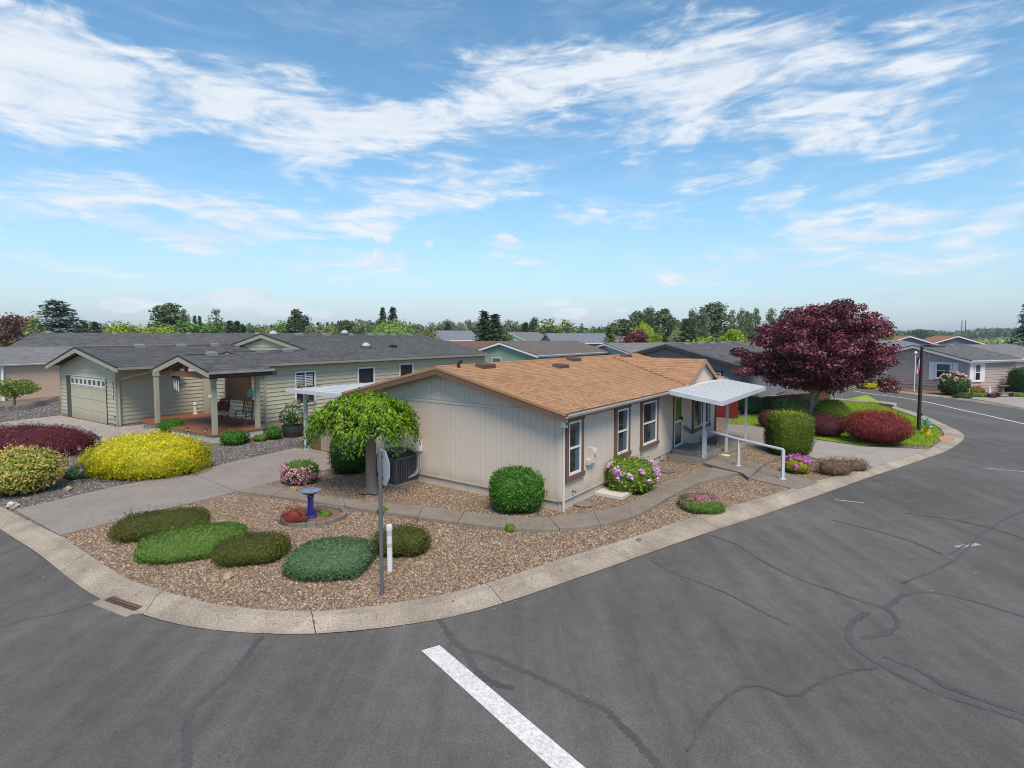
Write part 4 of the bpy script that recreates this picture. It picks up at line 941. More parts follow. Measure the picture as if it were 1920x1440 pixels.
    pq = MB().box(gy - .42, gy - .28, .03, .05, 1.42, 2.22, g).build('house_number_plaque', mat('plaque_frame', (.22, .06, .05), .6), h); MB().box(gy - .39, gy - .31, .05, .056, 1.46, 2.18, g).build('plaque_panel', M_WHITE, pq)
    for x, y in ((2.4, 3.0), (4.6, 3.0), (6.6, 3.0), (8.3, 3.0)): vent(h, (x, y, 3.86), .24, .16, .13, mat('vent_grey', (.20, .20, .205), .5))
    # porch roof
    px0, py, pz = .2, -6.1, 3.64; er = (-8.55, 3.02); elft = (-3.7, 2.99); q = math.hypot(er[0] - py, er[1] - pz); q2 = math.hypot(elft[0] - py, elft[1] - pz)
    roof_plane(h, (px0, er[0], er[1]), (1, 0, 0), (0, (py - er[0]) / q, (pz - er[1]) / q), [(0, 0), (2.85, 0), (2.4, q), (0, q)], M_DKROOF, M_DKSH, seed=35, name='porch_roof')
    roof_plane(h, (px0, elft[0], elft[1]), (1, 0, 0), (0, (py - elft[0]) / q2, (pz - elft[1]) / q2), [(0, 0), (3.3, 0), (2.4, q2), (0, q2)], M_DKROOF, M_DKSH, seed=36, name='porch_roof')
    for (y0, z0) in (er, elft):
        MB().slab([(px0 - .01, y0, z0 - .03), (px0 - .01, py, pz - .03), (px0 - .01, py, pz - .25), (px0 - .01, y0, z0 - .24)], (-.045, 0, 0)).build('rake_board', M_SAGETRIM, h)
        MB().slab([(px0 - .03, y0, z0 + .03), (px0 - .03, py, pz + .03), (px0 - .03, py, pz - .028), (px0 - .03, y0, z0 - .028)], (-.035, 0, 0)).build('drip_edge', M_BLACK, h)
    MB().box(px0, 3.1, er[0] - .11, er[0], 2.92, 3.02).build('gutter', M_GUTTER, h); MB().box(px0 + .04, 3.05, er[0] + .002, er[0] + .05, 2.76, 2.95).build('porch_fascia', mat('dark_brown', (.055, .035, .028), .7), h)
    vent(h, (1.5, -6.3, 3.62), .22, .15, .13, MATS['vent_grey'])
    MB().bar((.45, -8.1, 2.83), (.45, -3.9, 2.83), .14, .24).build('tie_beam', M_WOOD, h); MB().bar((.45, -6.1, 2.95), (.45, -6.1, 3.42), .13).build('king_post', M_WOOD, h)
    for s, ye in ((1, -8.3), (-1, -3.9)): MB().bar((.45, ye, 2.92), (.45, -6.1, 3.47), .12, .16).build('rafter', M_WOOD, h)
    MB().bar((.45, -8.1, 2.80), (3.5, -8.1, 2.80), .14, .2).build('side_beam', mat('dark_brown', (.05, .03, .02)), h)
    for (x, y) in ((.62, -8.05), (2.62, -7.95), (.75, -2.6), (.9, -3.9)):
        if (x, y) == (.9, -3.9): continue
        ps = MB().box(x - .085, x + .085, y - .085, y + .085, .33, 2.75).build('porch_post', M_SAGETRIM, h); MB().box(x - .11, x + .11, y - .11, y + .11, 2.58, 2.73).build('capital', M_SAGETRIM, ps)
    # porch deck boards on a pale skirt
    dz = .33
    skirt = MB().prism([(.45, -8.3), (2.65, -8.3), (2.65, -6.62), (3.8, -6.58), (3.8, -.03), (1.3, -.03), (.55, -1.75)], -.05, dz - .04).build('deck_skirt', mat('pale_skirt', (.50, .49, .40), .8, (.43, .42, .34), 2, .3), h)
    y = -8.34; k = 0
    while y < -.1:
        xa = .40 if y < -1.8 else .40 + (y + 1.8) * .5; xb = 2.7 if y < -6.75 else 3.82
        MB().box(xa, xb, y + .003, y + .137, dz - .038, dz).build('deck_board', M_DECK, h); y += .14; k += 1
    # lower gable block and main block walls
    sw = 3.84; plane = lambda y: 3.16 + .207 * (y + 6.9)
    prof = [(-6.55, .0), (6.9, .0), (6.9, 3.0), (.2, 4.5), (-6.55, 3.08)]
    w2 = MB().slab([(8.15, y, z) for y, z in prof], (13.6, 0, 0)).build('main_wall', M_SAGE, h)
    w3 = MB().slab([(sw, y, z) for y, z in [(-6.55, 0), (-1.9, 0), (-1.9, 3.1), (-4.25, 3.6), (-6.55, 3.08)]], (4.3, 0, 0)).build('porch_wall', M_SAGE, h)
    ff = Frame((0, -6.55, 0), (1, 0, 0), (0, -1, 0)); SKM = .30
    wins = [(5.5, 6.74, .93, 2.68), (9.56, 10.82, 1.70, 2.70), (12.83, 14.05, 1.75, 2.78)]
    lap_boards(w2, ff, sw + .1, 21.7, SKM, 3.02, M_SAGE, .205, wins)
    MB().box(sw - .02, sw + .1, .0, .036, .0, 3.02, ff).build('corner_board', M_SAGETRIM, w3)
    MB().box(sw, 21.7, -.1, -.02, -.05, SKM, ff).build('foundation', mat('stained_block', (.30, .27, .23), .9, (.16, .14, .125), 3, .2), w2)
    for i, (a, b, c, d) in enumerate(wins):
        wn = window(h, ff, a, b, c, d, None, 0, 'h' if i == 0 else None, fw=.08, d=.03)
        if i == 0:
            for s0 in (a + .1, (a + b) / 2 + .04):
                for k in range(7): MB().box(s0, s0 + .40, .06, .075, 1.92 + k * .088, 1.965 + k * .088, ff).build('shutter_slat', M_WHITE, wn)
            MB().box((a + b) / 2 - .05, (a + b) / 2 + .03, .06, .085, 1.88, d - .08, ff).build('shutter_stile', M_WHITE, wn)
    pf = Frame((sw, -1.9, 0), (0, -1, 0), (-1, 0, 0)); bw = (1.15, 3.75, 1.15, 2.75)
    lap_boards(w3, pf, .1, 4.6, dz, 3.4, M_SAGE, .205, [bw], lambda z: (max(0, (z - 3.05) / .5 * 2.3), 4.65 - max(0, (z - 3.05) / .5 * 2.3)))
    bl = MB().box(*bw[:2], .0, .03, *bw[2:], pf).build('window', mat('bamboo_blind', (.105, .062, .04), .9, (.075, .042, .028), 8, .2, stretch=(1, 1, 14)), h)
    mm = MB(); rect_trim(mm, pf, bw[0], bw[1], bw[2], bw[3], .07, .02, .05); mm.build('frame', M_SAGETRIM, bl)
    # roofs of the lower gable and the main block
    c = math.hypot(1, .207); l1 = 2.65 * c; ls = 7.1 * c; X0 = 3.4
    roof_plane(h, (X0, -6.9, 3.16), (1, 0, 0), (0, 1 / c, .207 / c), [(0, 0), (18.7, 0), (18.7, ls), (4.55, ls), (4.55, l1), (0, l1)], M_DKROOF, M_DKSH, seed=41)
    roof_plane(h, (X0 + 4.9, -1.4, 3.12), (-1, 0, 0), (0, -1 / c, .207 / c), [(0, 0), (4.9, 0), (4.9, 2.85 * c), (0, 2.85 * c)], M_DKROOF, M_DKSH, seed=42)
    roof_plane(h, (22.1, 7.3, 3.16), (-1, 0, 0), (0, -1 / c, .207 / c), [(0, 0), (14.15, 0), (14.15, ls), (0, ls)], M_DKROOF, M_DKSH, seed=43)
    def rake(x, y0, z0, y1, z1, fh=.2):
        MB().slab([(x, y0, z0 - .03), (x, y1, z1 - .03), (x, y1, z1 - fh), (x, y0, z0 - fh)], (-.04, 0, 0)).build('rake_board', M_SAGETRIM, h)
        MB().slab([(x - .02, y0, z0 + .03), (x - .02, y1, z1 + .03), (x - .02, y1, z1 - .028), (x - .02, y0, z0 - .028)], (-.035, 0, 0)).build('drip_edge', M_BLACK, h)
    rake(3.39, -6.9, 3.16, -4.25, 3.71, .16); rake(3.39, -1.4, 3.12, -4.25, 3.71, .16)
    rake(7.94, -4.25, 3.71, .2, 4.63, .26); rake(7.94, 7.3, 3.16, .2, 4.63, .26)
    gf = Frame((8.13, 6.9, 0), (0, -1, 0), (-1, 0, 0)); lap_boards(w2, gf, 2.0, 11.3, 3.4, 4.42, M_SAGE, .205, (), lambda z: (6.7 - (4.47 - z) / .207, 6.7 + (4.47 - z) / .207))
    MB().box(3.45, 22.1, -7.02, -6.9, 3.04, 3.15).build('gutter', M_GUTTER, h); MB().box(3.45, 22.0, -6.88, -6.55, 3.0, 3.02).build('soffit', M_SAGETRIM, h)
    for i in range(18): MB().box(3.5 + i * .25, 3.72 + i * .25, -4.38, -4.12, 3.70, 3.735 + .01 * (i % 2)).build('ridge_shingle', M_DKSH, h)
    for x in (10.2, 12.3, 14.3, 16.2, 17.2, 18.4, 20.2): vent(h, (x, -.35, 4.52), .24, .15, .12, MATS['vent_grey'])
    for x in (5.0, 6.5): vent(h, (x, -4.55, 3.66), .24, .15, .12, MATS['vent_grey'])
    for x, y in ((9.2, .9), (14.0, -.1), (12.4, -4.1)):
        z = plane(y) if y < .2 else 4.5
        sk = MB().lathe([(.34, -.05), (.34, .12), (.3, .12)], 14, (x, y, z)).build('sun_tube', M_DGREY, h); MB().lathe([(.26, 0), (.24, .10), (.18, .18), (.08, .23), (0, .25)], 14, (x, y, z + .1)).build('dome', mat('skylight_dome', (.42, .43, .45), .25, spec=.6), sk)
    MB().box(14.5, 14.9, -4.3, -4.0, plane(-4.15), plane(-4.15) + .16).build('roof_vent', M_BLACK, h)
    return h
build_sage()

# porch furniture of the sage house
M_CHAIR = mat('teak', (.20, .08, .045), .6, (.14, .055, .03), 5, .3); M_CUSH = mat('cushion', (.62, .59, .55), .9, (.5, .48, .45), 5, .3)
def rocking_chair(label, pos, rz, group=None):
    t = thing('rocking_chair', label, 'chair', pos, rz, group)
    for s in (-1, 1):
        MB().tube([(-.42, s * .25, .10), (-.2, s * .25, .04), (.1, s * .25, .025), (.4, s * .25, .07)], .022, 6).build('rocker', M_CHAIR, t)
        MB().bar((.24, s * .25, .05), (.24, s * .25, .62), .045).build('leg', M_CHAIR, t); MB().bar((-.2, s * .25, .05), (-.42, s * .25, 1.12), .045).build('back_post', M_CHAIR, t)
        MB().bar((.27, s * .26, .63), (-.28, s * .26, .63), .06, .03).build('arm', M_CHAIR, t)
    for i in range(6): MB().bar((-.24, -.2 + .08 * i, .42), (-.39, -.2 + .08 * i, 1.06), .045, .015).build('back_slat', M_CHAIR, t)
    MB().bar((-.41, -.27, 1.09), (-.41, .27, 1.09), .05, .09).build('top_rail', M_CHAIR, t)
    MB().box(-.24, .27, -.24, .24, .38, .42).build('seat', M_CHAIR, t); MB().box(-.22, .25, -.22, .22, .422, .49).build('cushion', M_CUSH, t)
rocking_chair('teak rocking chair with pale cushion turned towards the porch table', loS(2.75, -6.6, .33), RS + R(205))
rocking_chair('teak rocking chair behind the porch table by the window', loS(2.8, -4.4, .33), RS + R(100))
tb = thing('porch_table', 'small round table with pale top between rocking chairs', 'table', loS(2.3, -5.6, .33), 0)
MB().lathe([(0, .50), (.34, .50), (.35, .53), (0, .54)], 16).build('table_top', M_CUSH, tb)
for a in range(3): MB().bar((.1 * math.cos(a * 2.1), .1 * math.sin(a * 2.1), .5), (.26 * math.cos(a * 2.1), .26 * math.sin(a * 2.1), 0), .04).build('leg', M_CHAIR, tb)
pl = thing('potted_plant', 'red and green leafy plant in a pot on the porch table', 'potted plant', loS(2.3, -5.6, .87), 0)
MB().lathe([(0, 0), (.1, 0), (.14, .15), (.13, .15), (0, .13)], 12).build('pot', mat('terracotta', (.5, .25, .15)), pl)
obj('foliage', foliage_mesh('foliage', leafmat('coleus', [(.10, .16, .02), (.22, .05, .03), (.35, .07, .06), (.3, .3, .05)]), 'ball', .3, .3, .42, (.1, .05), 500, 61, core=.6), pl, (0, 0, .1))
ch = thing('wind_chime', 'white tube wind chime hanging under the porch beam', 'wind chime', loS(.45, -5.2, 2.15))
for i in range(4): MB().tube([(-.09 + .06 * i, .03 * (i % 2), .0 - .05 * i), (-.09 + .06 * i, .03 * (i % 2), .36)], .016, 6).build('tube', M_WHITE, ch)
MB().lathe([(0, .40), (.11, .40), (.11, .43), (0, .43)], 10).build('plate', M_WOOD, ch); MB().tube([(0, 0, .43), (0, 0, .62)], .006, 4).build('cord', M_BLACK, ch)
sn = thing('sun_ornament', 'dull metal sun ornament on the shaded porch wall', 'ornament', loS(3.0, -.08, 2.0), RS)
MB().lathe([(0, -.02), (.12, -.02), (.12, .02), (0, .02)], 12).build('disc', M_BARKGREY, sn).rotation_euler = (R(90), 0, 0)
for i in range(12): a = i * math.pi / 6; MB().bar((.14 * math.cos(a), 0, .14 * math.sin(a)), (.3 * math.cos(a), 0, .3 * math.sin(a)), .03, .012).build('ray', M_BARKGREY, sn)
bf = thing('feeder', 'teal hanging feeder under the porch gutter', 'feeder', loS(2.2, -8.1, 1.75))
MB().lathe([(0, 0), (.12, .02), (.14, .2), (.12, .36), (0, .42)], 12).build('body', mat('teal', (.03, .12, .11), .5), bf); MB().tube([(0, 0, .4), (0, 0, .95)], .007, 4).build('cord', M_BLACK, bf); MB().tube([(0, 0, -.28), (0, 0, .02)], .018, 5).build('tail', M_WOOD, bf)
MB().lathe([(0, 0), (.13, 0), (.10, .06), (.08, .45), (.12, .5), (.09, .62), (0, .66)], 10)
stt = MB().lathe([(0, 0), (.13, 0), (.10, .06), (.08, .45), (.12, .5), (.09, .62), (0, .66)], 10).build('figurine', mat('stone_pale', (.5, .45, .38)), None, loS(3.3, -1.0, .33)); tag(stt, 'slim pale stone figurine at the back of the porch', 'figurine')
bfl = MB(); bfl.add([(0, 0, 0), (.13, -.02, .10), (.15, -.02, -.06), (-.13, -.02, .10), (-.15, -.02, -.06)], [(0, 1, 2), (0, 4, 3)]); bfl.bar((0, -.01, -.07), (0, -.01, .08), .02)
tag(bfl.build('butterfly_ornament', M_WHITE, None, loS(.5, -8.02, 1.95), RS + R(-90)), 'white butterfly ornament on the porch corner post', 'ornament')
# cedar edging and small things by the deck
ed = thing('cedar_edging', 'red stained cedar edging board along the porch bed', 'edging', (0, 0, 0))
for a, b in (((425, 836), (470, 827)), ((470, 827), (532, 822))): p, q = G(*a), G(*b); MB().bar((p.x, p.y, .06), (q.x, q.y, .06), .05, .14).build('board', M_WOOD, ed)
bw = thing('stone_bowl', 'low pale stone bowl beside the foundation', 'bowl', G(529, 817)); MB().lathe([(0, 0), (.22, 0), (.38, .25), (.42, .34), (.36, .34), (.3, .2), (0, .16)], 16).build('bowl', mat('stone_bowl', (.40, .36, .30), .85), bw)
bp = thing('barrel_planter', 'dark half barrel planter with pink roses near the carport post', 'planter', G(549, 818)); MB().lathe([(0, 0), (.38, 0), (.46, .25), (.48, .5), (.44, .5), (.42, .42), (0, .42)], 18).build('barrel', mat('barrel_dark', (.035, .032, .035), .6), bp)
obj('foliage', foliage_mesh('foliage', leafmat('rose_leaf', [(.03, .07, .015), (.06, .12, .03), (.10, .18, .04)]), 'ball', .52, .52, 1.0, (.08, .05), 900, 64, lump=.2, core=.5), bp, (0, 0, .42))
blossoms(bp, 'ball', .52, .52, 1.3, 64, 9, .07, leafmat('pink_petal', [(.6, .08, .16), (.75, .2, .3)]), lump=.1)

# ------------------------------------------------------------------ other houses of the park
def simple_house(name, label, o, rz, L, Wd, eave, slope, wallm, roofm, trim, siding=None, oh=.4, rake=.4, gutter=None, wins=(), sh=True, tab=(.45, .2), vents=0, group=None, seed=1, fh=.2, z0=0.):
    h = thing(name, label, 'house', o, rz, group); fr = house_frames(L, Wd); w = wall_body(h, L, Wd, z0, eave, slope, wallm)
    if siding == 'lap':
        for k in ('front', 'gable'):
            ln = L if k == 'front' else Wd; holes = [x[1:5] for x in wins if x[0] == k]
            lap_boards(w, fr[k], 0, ln, .35, eave - .02, wallm, .21, holes)
    if siding == 'panel':
        for k in ('front', 'gable'):
            ln = L if k == 'front' else Wd; n = round(ln / 1.22)
            for i in range(n):
                a, b = ln * i / n, ln * (i + 1) / n
                siding_panel(w, fr[k], a, b, .3, (lambda s: eave - .02) if k == 'front' else (lambda s: eave + slope * min(s, Wd - s) - .01), wallm, sp=.2, gw=.03)
    if siding: MB().box(-.02, .1, .002, .036, .0, eave, fr['front']).build('corner_board', wallm, w); MB().box(Wd - .1, Wd + .02, .002, .036, .0, eave, fr['gable']).build('corner_board', wallm, w)
    gable_roof(h, L, Wd, eave, slope, roofm, roofm, oh, rake, trim, gutter, fh=fh, seed=seed, shingles=sh, tab=tab)
    for (k, a, b, c, d, tr, sp) in wins: window(h, fr[k], a, b, c, d, tr, .09, sp, curtain=[(.05, .95, .45, 1)], fw=.07, d=.02)
    for i in range(vents): vent(h, (L * (i + 1) / (vents + 1), Wd / 2 - .3, eave + slope * (Wd / 2 - .3) + .13), .25, .16, .12, MATS['vent_grey'])
    return h, fr
M_BLUEGREY = mat('blue_grey_siding', (.21, .21, .225), .75, (.18, .18, .20), 1.5, .2); M_NAVY = mat('navy_trim', (.03, .033, .042), .6)
M_MINT = mat('mint_siding', (.27, .36, .28), .75, (.24, .33, .255), 1.5, .2); M_TAUPE = mat('taupe_siding', (.44, .35, .32), .75, (.41, .325, .295), 1.5, .2)
M_PEACH = mat('peach_siding', (.56, .40, .29), .8, (.52, .365, .265), 1.2, .2); M_LBLUE = mat('slate_blue_siding', (.15, .21, .27), .8); M_TEAL = mat('pale_teal_siding', (.30, .42, .40), .8)
bg, _ = simple_house('blue_grey_house', 'blue grey house with charcoal roof and navy trim behind the entry canopy', (13.75, 33.4, 0), RB, 15, 9.0, 2.62, .27, M_BLUEGREY, M_DKSH, M_NAVY, 'panel', wins=[('gable', 6.3, 8.0, 1.0, 2.35, M_NAVY, None)], vents=4, gutter=M_WHITE, seed=51)
simple_house('mint_house', 'mint green house with brown grey roof and white trim beyond the tan roof', (2.35, 53.5, 0), RB, 15, 8.4, 2.62, .27, M_MINT, M_BRSH, M_WHITE, 'panel', wins=[('gable', 3.0, 4.2, 1.1, 2.3, None, None), ('front', 3, 4.2, 1.2, 2.4, None, 'h'), ('front', 6.5, 7.7, 1.2, 2.4, None, 'h')], gutter=M_WHITE, vents=1, seed=52)
RG = math.atan2(.355, .935)
HG = Vector((36.0, 43.6, 0))
gh, gfr = simple_house('taupe_house', 'taupe lap sided house with white shuttered windows across the bend', HG, RG, 5.9, 8.2, 2.55, .25, M_TAUPE, mat('taupe_grey_shingle', (.13, .12, .115), .92, (.10, .095, .09), .6, .1, var=[(.09, .085, .082), (.13, .122, .118), (.17, .16, .152)], fine=(50, .15)), M_WHITE, 'lap', wins=[('gable', 5.7, 7.0, .95, 2.35, M_WHITE, 'h'), ('front', .55, 1.45, .85, 2.35, M_WHITE, 'h'), ('gable', .5, 1.6, 1.1, 2.3, M_WHITE, 'h')], gutter=M_WHITE, vents=2, seed=53)
for fr_, a, b in ((gfr['gable'], 5.25, 5.66), (gfr['gable'], 7.04, 7.45), (gfr['front'], .12, .51), (gfr['front'], 1.49, 1.88)): MB().box(a, b, .03, .06, .85, 2.35, fr_).build('shutter', M_WHITE, gh)
for i in range(17):
    s = .6 + i * .44; z = 2.55 + .25 * min(s, 8.2 - s)
    if z > 2.7: MB().box(s - .03, s + .03, .0, .03, 2.56, z - .02, gfr['gable']).build('batten', M_TAUPE, gh)
MB().tube([(.05, -.05, .05), (.05, -.05, 2.3), (.05, -.3, 2.5)], .05, 6).build('downspout', M_WHITE, gh)
# set back wing of the taupe house
simple_house('taupe_house', 'light grey roofed wing set back beside the taupe house', HG + Vector((5.9 * math.cos(RG) - 2 * -math.sin(RG) * -1, 5.9 * math.sin(RG) + 2, 0)), RG, 12, 9, 2.5, .22, M_TAUPE, M_GREYSH, M_WHITE, None, gutter=M_WHITE, seed=54)
simple_house('peach_house', 'peach walled house with light grey roof and white gutter', G(2, 752), math.atan2(.9, .43), 20, 8.5, 2.48, .24, M_PEACH, M_GREYSH, M_WHITE, None, gutter=M_WHITE, seed=55, fh=.14, oh=.3)
MB().tube([(.1, -.12, .0), (.1, -.12, 2.5)], .09, 8).build('corner_post', M_WHITE, bpy.data.objects['peach_house'])
simple_house('dark_roof_house', 'long house with dark slate roof and white flues behind the peach house', (-44, 48, 0), R(18), 26, 12, 2.9, .29, M_TAUPE, M_DKSH, M_DGREY, None, gutter=M_DGREY, seed=56, vents=3)
simple_house('teal_house', 'pale teal gabled house with grey roof behind the garage roof', (-31.5, 55.0, 0), R(55), 16, 7.5, 2.7, .3, M_TEAL, M_DKSH, M_DGREY, None, seed=57)
simple_house('light_roof_house', 'house with pale grey roof seen over the sage garage ridge', (-24.5, 46.0, 0), R(50), 14, 9, 2.5, .2, M_TEAL, M_GREYSH, M_WHITE, None, seed=58, vents=2)
simple_house('red_roof_house', 'low house with reddish brown roof behind the mint house', (-8.5, 73, 0), R(8), 16, 9, 2.7, .2, M_PEACH, mat('red_brown_shingle', (.2, .1, .08), .9, (.16, .075, .06), 1, .2, var=[(.15, .08, .065), (.22, .115, .09)]), M_WHITE, None, seed=59)
simple_house('grey_gable_house', 'white gabled house with slate roof beyond the mint roof ridge', (3.5, 118, 0), R(62), 14, 9, 3.2, .45, M_WHITE, M_GREYSH, M_WHITE, None, seed=60)
simple_house('slate_roof_house', 'house with broad slate roof beyond the mint roof ridge', (8.5, 112, 0), R(12), 13, 10, 3.1, .36, M_LBLUE, mat('slate_blue_shingle', (.2, .21, .24), .9, (.16, .17, .2), 1, .2, var=[(.15, .16, .18), (.22, .23, .26)]), M_WHITE, None, seed=61)
simple_house('two_storey_house', 'pale blue two storey house half hidden by the dark firs', (-13, 112, 0), R(40), 8, 7, 3.7, .5, M_LBLUE, MATS['slate_blue_shingle'], M_WHITE, None, wins=[('gable', 2.6, 4.0, 2.3, 3.7, M_WHITE, 'h')], seed=62)
simple_house('slate_roof_house', 'steep slate roof between sage roof and pale blue house', (-20, 104, 0), R(30), 9, 8, 3.0, .45, M_LBLUE, MATS['slate_blue_shingle'], M_WHITE, None, seed=63)
simple_house('grey_roof_house', 'house with speckled grey roof between mint and blue grey houses', (13.5, 62, 0), R(30), 16, 9, 2.5, .22, M_TEAL, M_GREYSH, M_WHITE, None, seed=64)
simple_house('low_grey_house', 'distant low house with white fascia right of the mint roof', (18, 128, 0), R(5), 14, 9, 3.4, .2, M_WHITE, M_BRSH, M_WHITE, None, wins=[('front', 3, 5, 2.0, 3.2, None, None)], seed=65)
M_ORSH = mat('orange_shingle', (.3, .13, .06), .9, (.24, .1, .05), 1, .2, var=[(.25, .115, .06), (.36, .17, .09)])
oh_, _ = simple_house('orange_roof_house', 'orange brown roofed house with two slate blue gables', (61, 78, 0), R(62), 15, 8.5, 2.9, .36, M_LBLUE, M_ORSH, M_WHITE, None, seed=66)
simple_house('orange_roof_house', 'slate blue gable joined to the orange brown roof on its right', (69.5, 80, 0), R(62), 15, 8.5, 2.9, .36, M_LBLUE, M_ORSH, M_WHITE, None, seed=67)
simple_house('cream_house', 'cream house with grey roof behind the taupe house gable', (38, 62, 0), R(24), 16, 9, 2.7, .24, mat('cream_siding', (.52, .45, .33), .8), M_GREYSH, M_WHITE, None, seed=68)
simple_house('brown_roof_house', 'brown roofed house beyond the maple and blue grey house', (25, 52, 0), R(40), 16, 9, 2.7, .24, M_TAUPE, M_BRSH, M_WHITE, None, seed=69)
# red fence and cedar fence
def fence(name, label, a, b, hgt, m, bwid=.14, gap=.006, loc_z=0., cat='fence'):
    d = b - a; n = int(d.length / (bwid + gap)); t = thing(name, label, cat, a, math.atan2(d.y, d.x)); r = random.Random(n)
    for i in range(n): MB().box(i * (bwid + gap), i * (bwid + gap) + bwid, -.01, .012, .03, hgt + r.uniform(-.015, .015)).build('board', m, t)
    for z in (.35, hgt - .3): MB().box(0, d.length, .013, .05, z, z + .09).build('rail', m, t)
    for i in range(int(d.length / 2.4) + 1): MB().box(i * 2.4, i * 2.4 + .09, .052, .14, 0, hgt - .05).build('post', m, t)
fence('red_fence', 'red painted board fence beside the blue grey house', G(1340, 781), G(1386, 786), 1.55, mat('red_stain', (.24, .025, .018), .7, (.17, .018, .014), 4, .3))
fence('cedar_fence', 'orange cedar board fence behind the maple trunk', G(1432, 772), G(1556, 760), .9, mat('cedar_fence_board', (.12, .05, .024), .8, (.085, .035, .018), 4, .3))  # board colour darkened to stand in for the maple's shade

# ------------------------------------------------------------------ street furniture and garden objects
p = G(716, 1115); ss = thing('stop_sign', 'octagonal stop sign on a grey steel post seen from behind', 'sign', p, 0)
M_STEEL = mat('galvanised_steel', (.13, .135, .145), .45, (.17, .175, .18), 4, .3, metal=.3)
MB().tube([(0, 0, -.05), (0, 0, 2.53)], .034, 10).build('post', M_STEEL, ss)
nb = Vector((-.85, -.53, 0)).normalized(); ta = Vector((-nb.y, nb.x, 0)); cs = Vector((.0, 0, 2.24)) - nb * .055; ro = .305 / math.cos(R(22.5))
octa = [cs + ta * ro * math.cos(R(22.5 + 45 * i)) + Vector((0, 0, 1)) * ro * math.sin(R(22.5 + 45 * i)) for i in range(8)]
MB().slab(octa, -nb * .004).build('sign_back', mat('sign_aluminium', (.46, .47, .48), .5, (.36, .37, .38), 4, .3), ss)
MB().slab([q - nb * .005 for q in octa], -nb * .002).build('sign_border', M_WHITE, ss)
MB().slab([cs + (q - cs) * .94 - nb * .0075 for q in octa], -nb * .001).build('sign_face', mat('sign_red', (.45, .02, .02), .5), ss)
for z in (2.05, 2.42): MB().box(-.045, .03, -.02, .06, z - .02, z + .02).build('bracket', M_RUST, ss)
p = G(731, 1070); bo = thing('marker_post', 'short white marker post with two faded red bands', 'marker post', p, 0)
MB().lathe([(0, -.03), (.052, -.03), (.052, .80), (0, .80)], 14).build('post', M_WHITE, bo)
MB().lathe([(0, .80), (.060, .80), (.060, .87), (.05, .90), (0, .905)], 14).build('cap', M_WHITE, bo)
for z in (.70, .47): MB().lathe([(.0535, z), (.0545, z), (.0545, z + .08), (.0535, z + .08)], 14).build('reflective_band', mat('faded_red_band', (.50, .30, .25), .5, (.62, .58, .54), 38, .2), bo)
# bird bath in a ring of edging stones
bc = G(583, 972); bb = thing('bird_bath', 'cobalt blue glazed bird bath on a flared pedestal', 'bird bath', bc, 0)
M_COB = mat('cobalt_glaze', (.012, .016, .11), .12, (.02, .035, .22), 6, .3, spec=.7, coat=.5)
MB().lathe([(0, 0), (.15, 0), (.155, .05), (.12, .08), (.115, .11), (.12, .13), (.075, .30), (.07, .50), (.09, .56), (.085, .60), (0, .60)], 20).build('pedestal', M_COB, bb, smooth=True)
MB().lathe([(0, .60), (.09, .60), (.17, .63), (.25, .695), (.262, .71), (.25, .715), (.2, .68), (.1, .665), (0, .66)], 24).build('bowl', mat('bowl_glaze', (.05, .06, .16), .15, (.22, .25, .35), 9, .3, spec=.7, coat=.5), bb, smooth=True)
MB().lathe([(0, .69), (.19, .69), (.19, .692), (0, .692)], 20).build('water', mat('bath_water', (.10, .12, .16), .03, (.2, .2, .24), 5, .3), bb)
eg = thing('edging_ring', 'oval ring of grey edging stones around the blue bird bath', 'edging', bc, 0); M_EDGE = mat('edging_stone', (.22, .19, .17), .9, (.16, .14, .125), 6, .3, bump=.4)
struct(MB().prism([(bc.x + .68 * math.cos(a), bc.y + .1 + .60 * math.sin(a)) for a in np.linspace(0, 6.28, 24, endpoint=False)], -.02, .03).build('planting_soil', M_DIRT), 'dark soil inside the ring of edging stones', 'soil')
for i in range(22):
    a0, a1 = i * 2 * math.pi / 22 + .01, (i + 1) * 2 * math.pi / 22 - .01
    MB().prism([(k * .74 * math.cos(a), .1 + k * .66 * math.sin(a)) for k, a in ((1, a0), (1.13, a0), (1.13, a1), (1, a1))], -.02, .075 + .01 * (i % 3)).build('stone', M_EDGE, eg)
# hydrant
p = G(1738, 815); hy = thing('fire_hydrant', 'yellow fire hydrant with green bonnet and caps on the lawn', 'hydrant', p, R(-20))
M_HY = mat('hydrant_yellow', (.72, .42, .015), .4, (.62, .34, .012), 5, .3); M_HG = mat('hydrant_green', (.02, .22, .16), .4)
MB().lathe([(0, 0), (.17, 0), (.17, .04), (.115, .05), (.11, .12), (.115, .45), (.14, .46), (.14, .50), (0, .50)], 18).build('barrel', M_HY, hy, smooth=False)
MB().lathe([(0, .50), (.16, .50), (.16, .53), (.125, .56), (.11, .63), (.06, .69), (.035, .70), (.035, .75), (0, .75)], 18).build('bonnet', M_HG, hy)
for d in ((1, 0), (-1, 0), (0, -1)):
    n = MB().tube([(d[0] * .09, d[1] * .09, .36), (d[0] * .17, d[1] * .17, .36)], .06, 10).build('nozzle', M_HY, hy); MB().tube([(d[0] * .17, d[1] * .17, .36), (d[0] * .23, d[1] * .23, .36)], [.075, .06], 10).build('cap', M_HG, hy)
MB().lathe([(0, -.02), (.18, -.02), (.18, .0), (0, .0)], 14).build('flange', M_BLACK, hy)
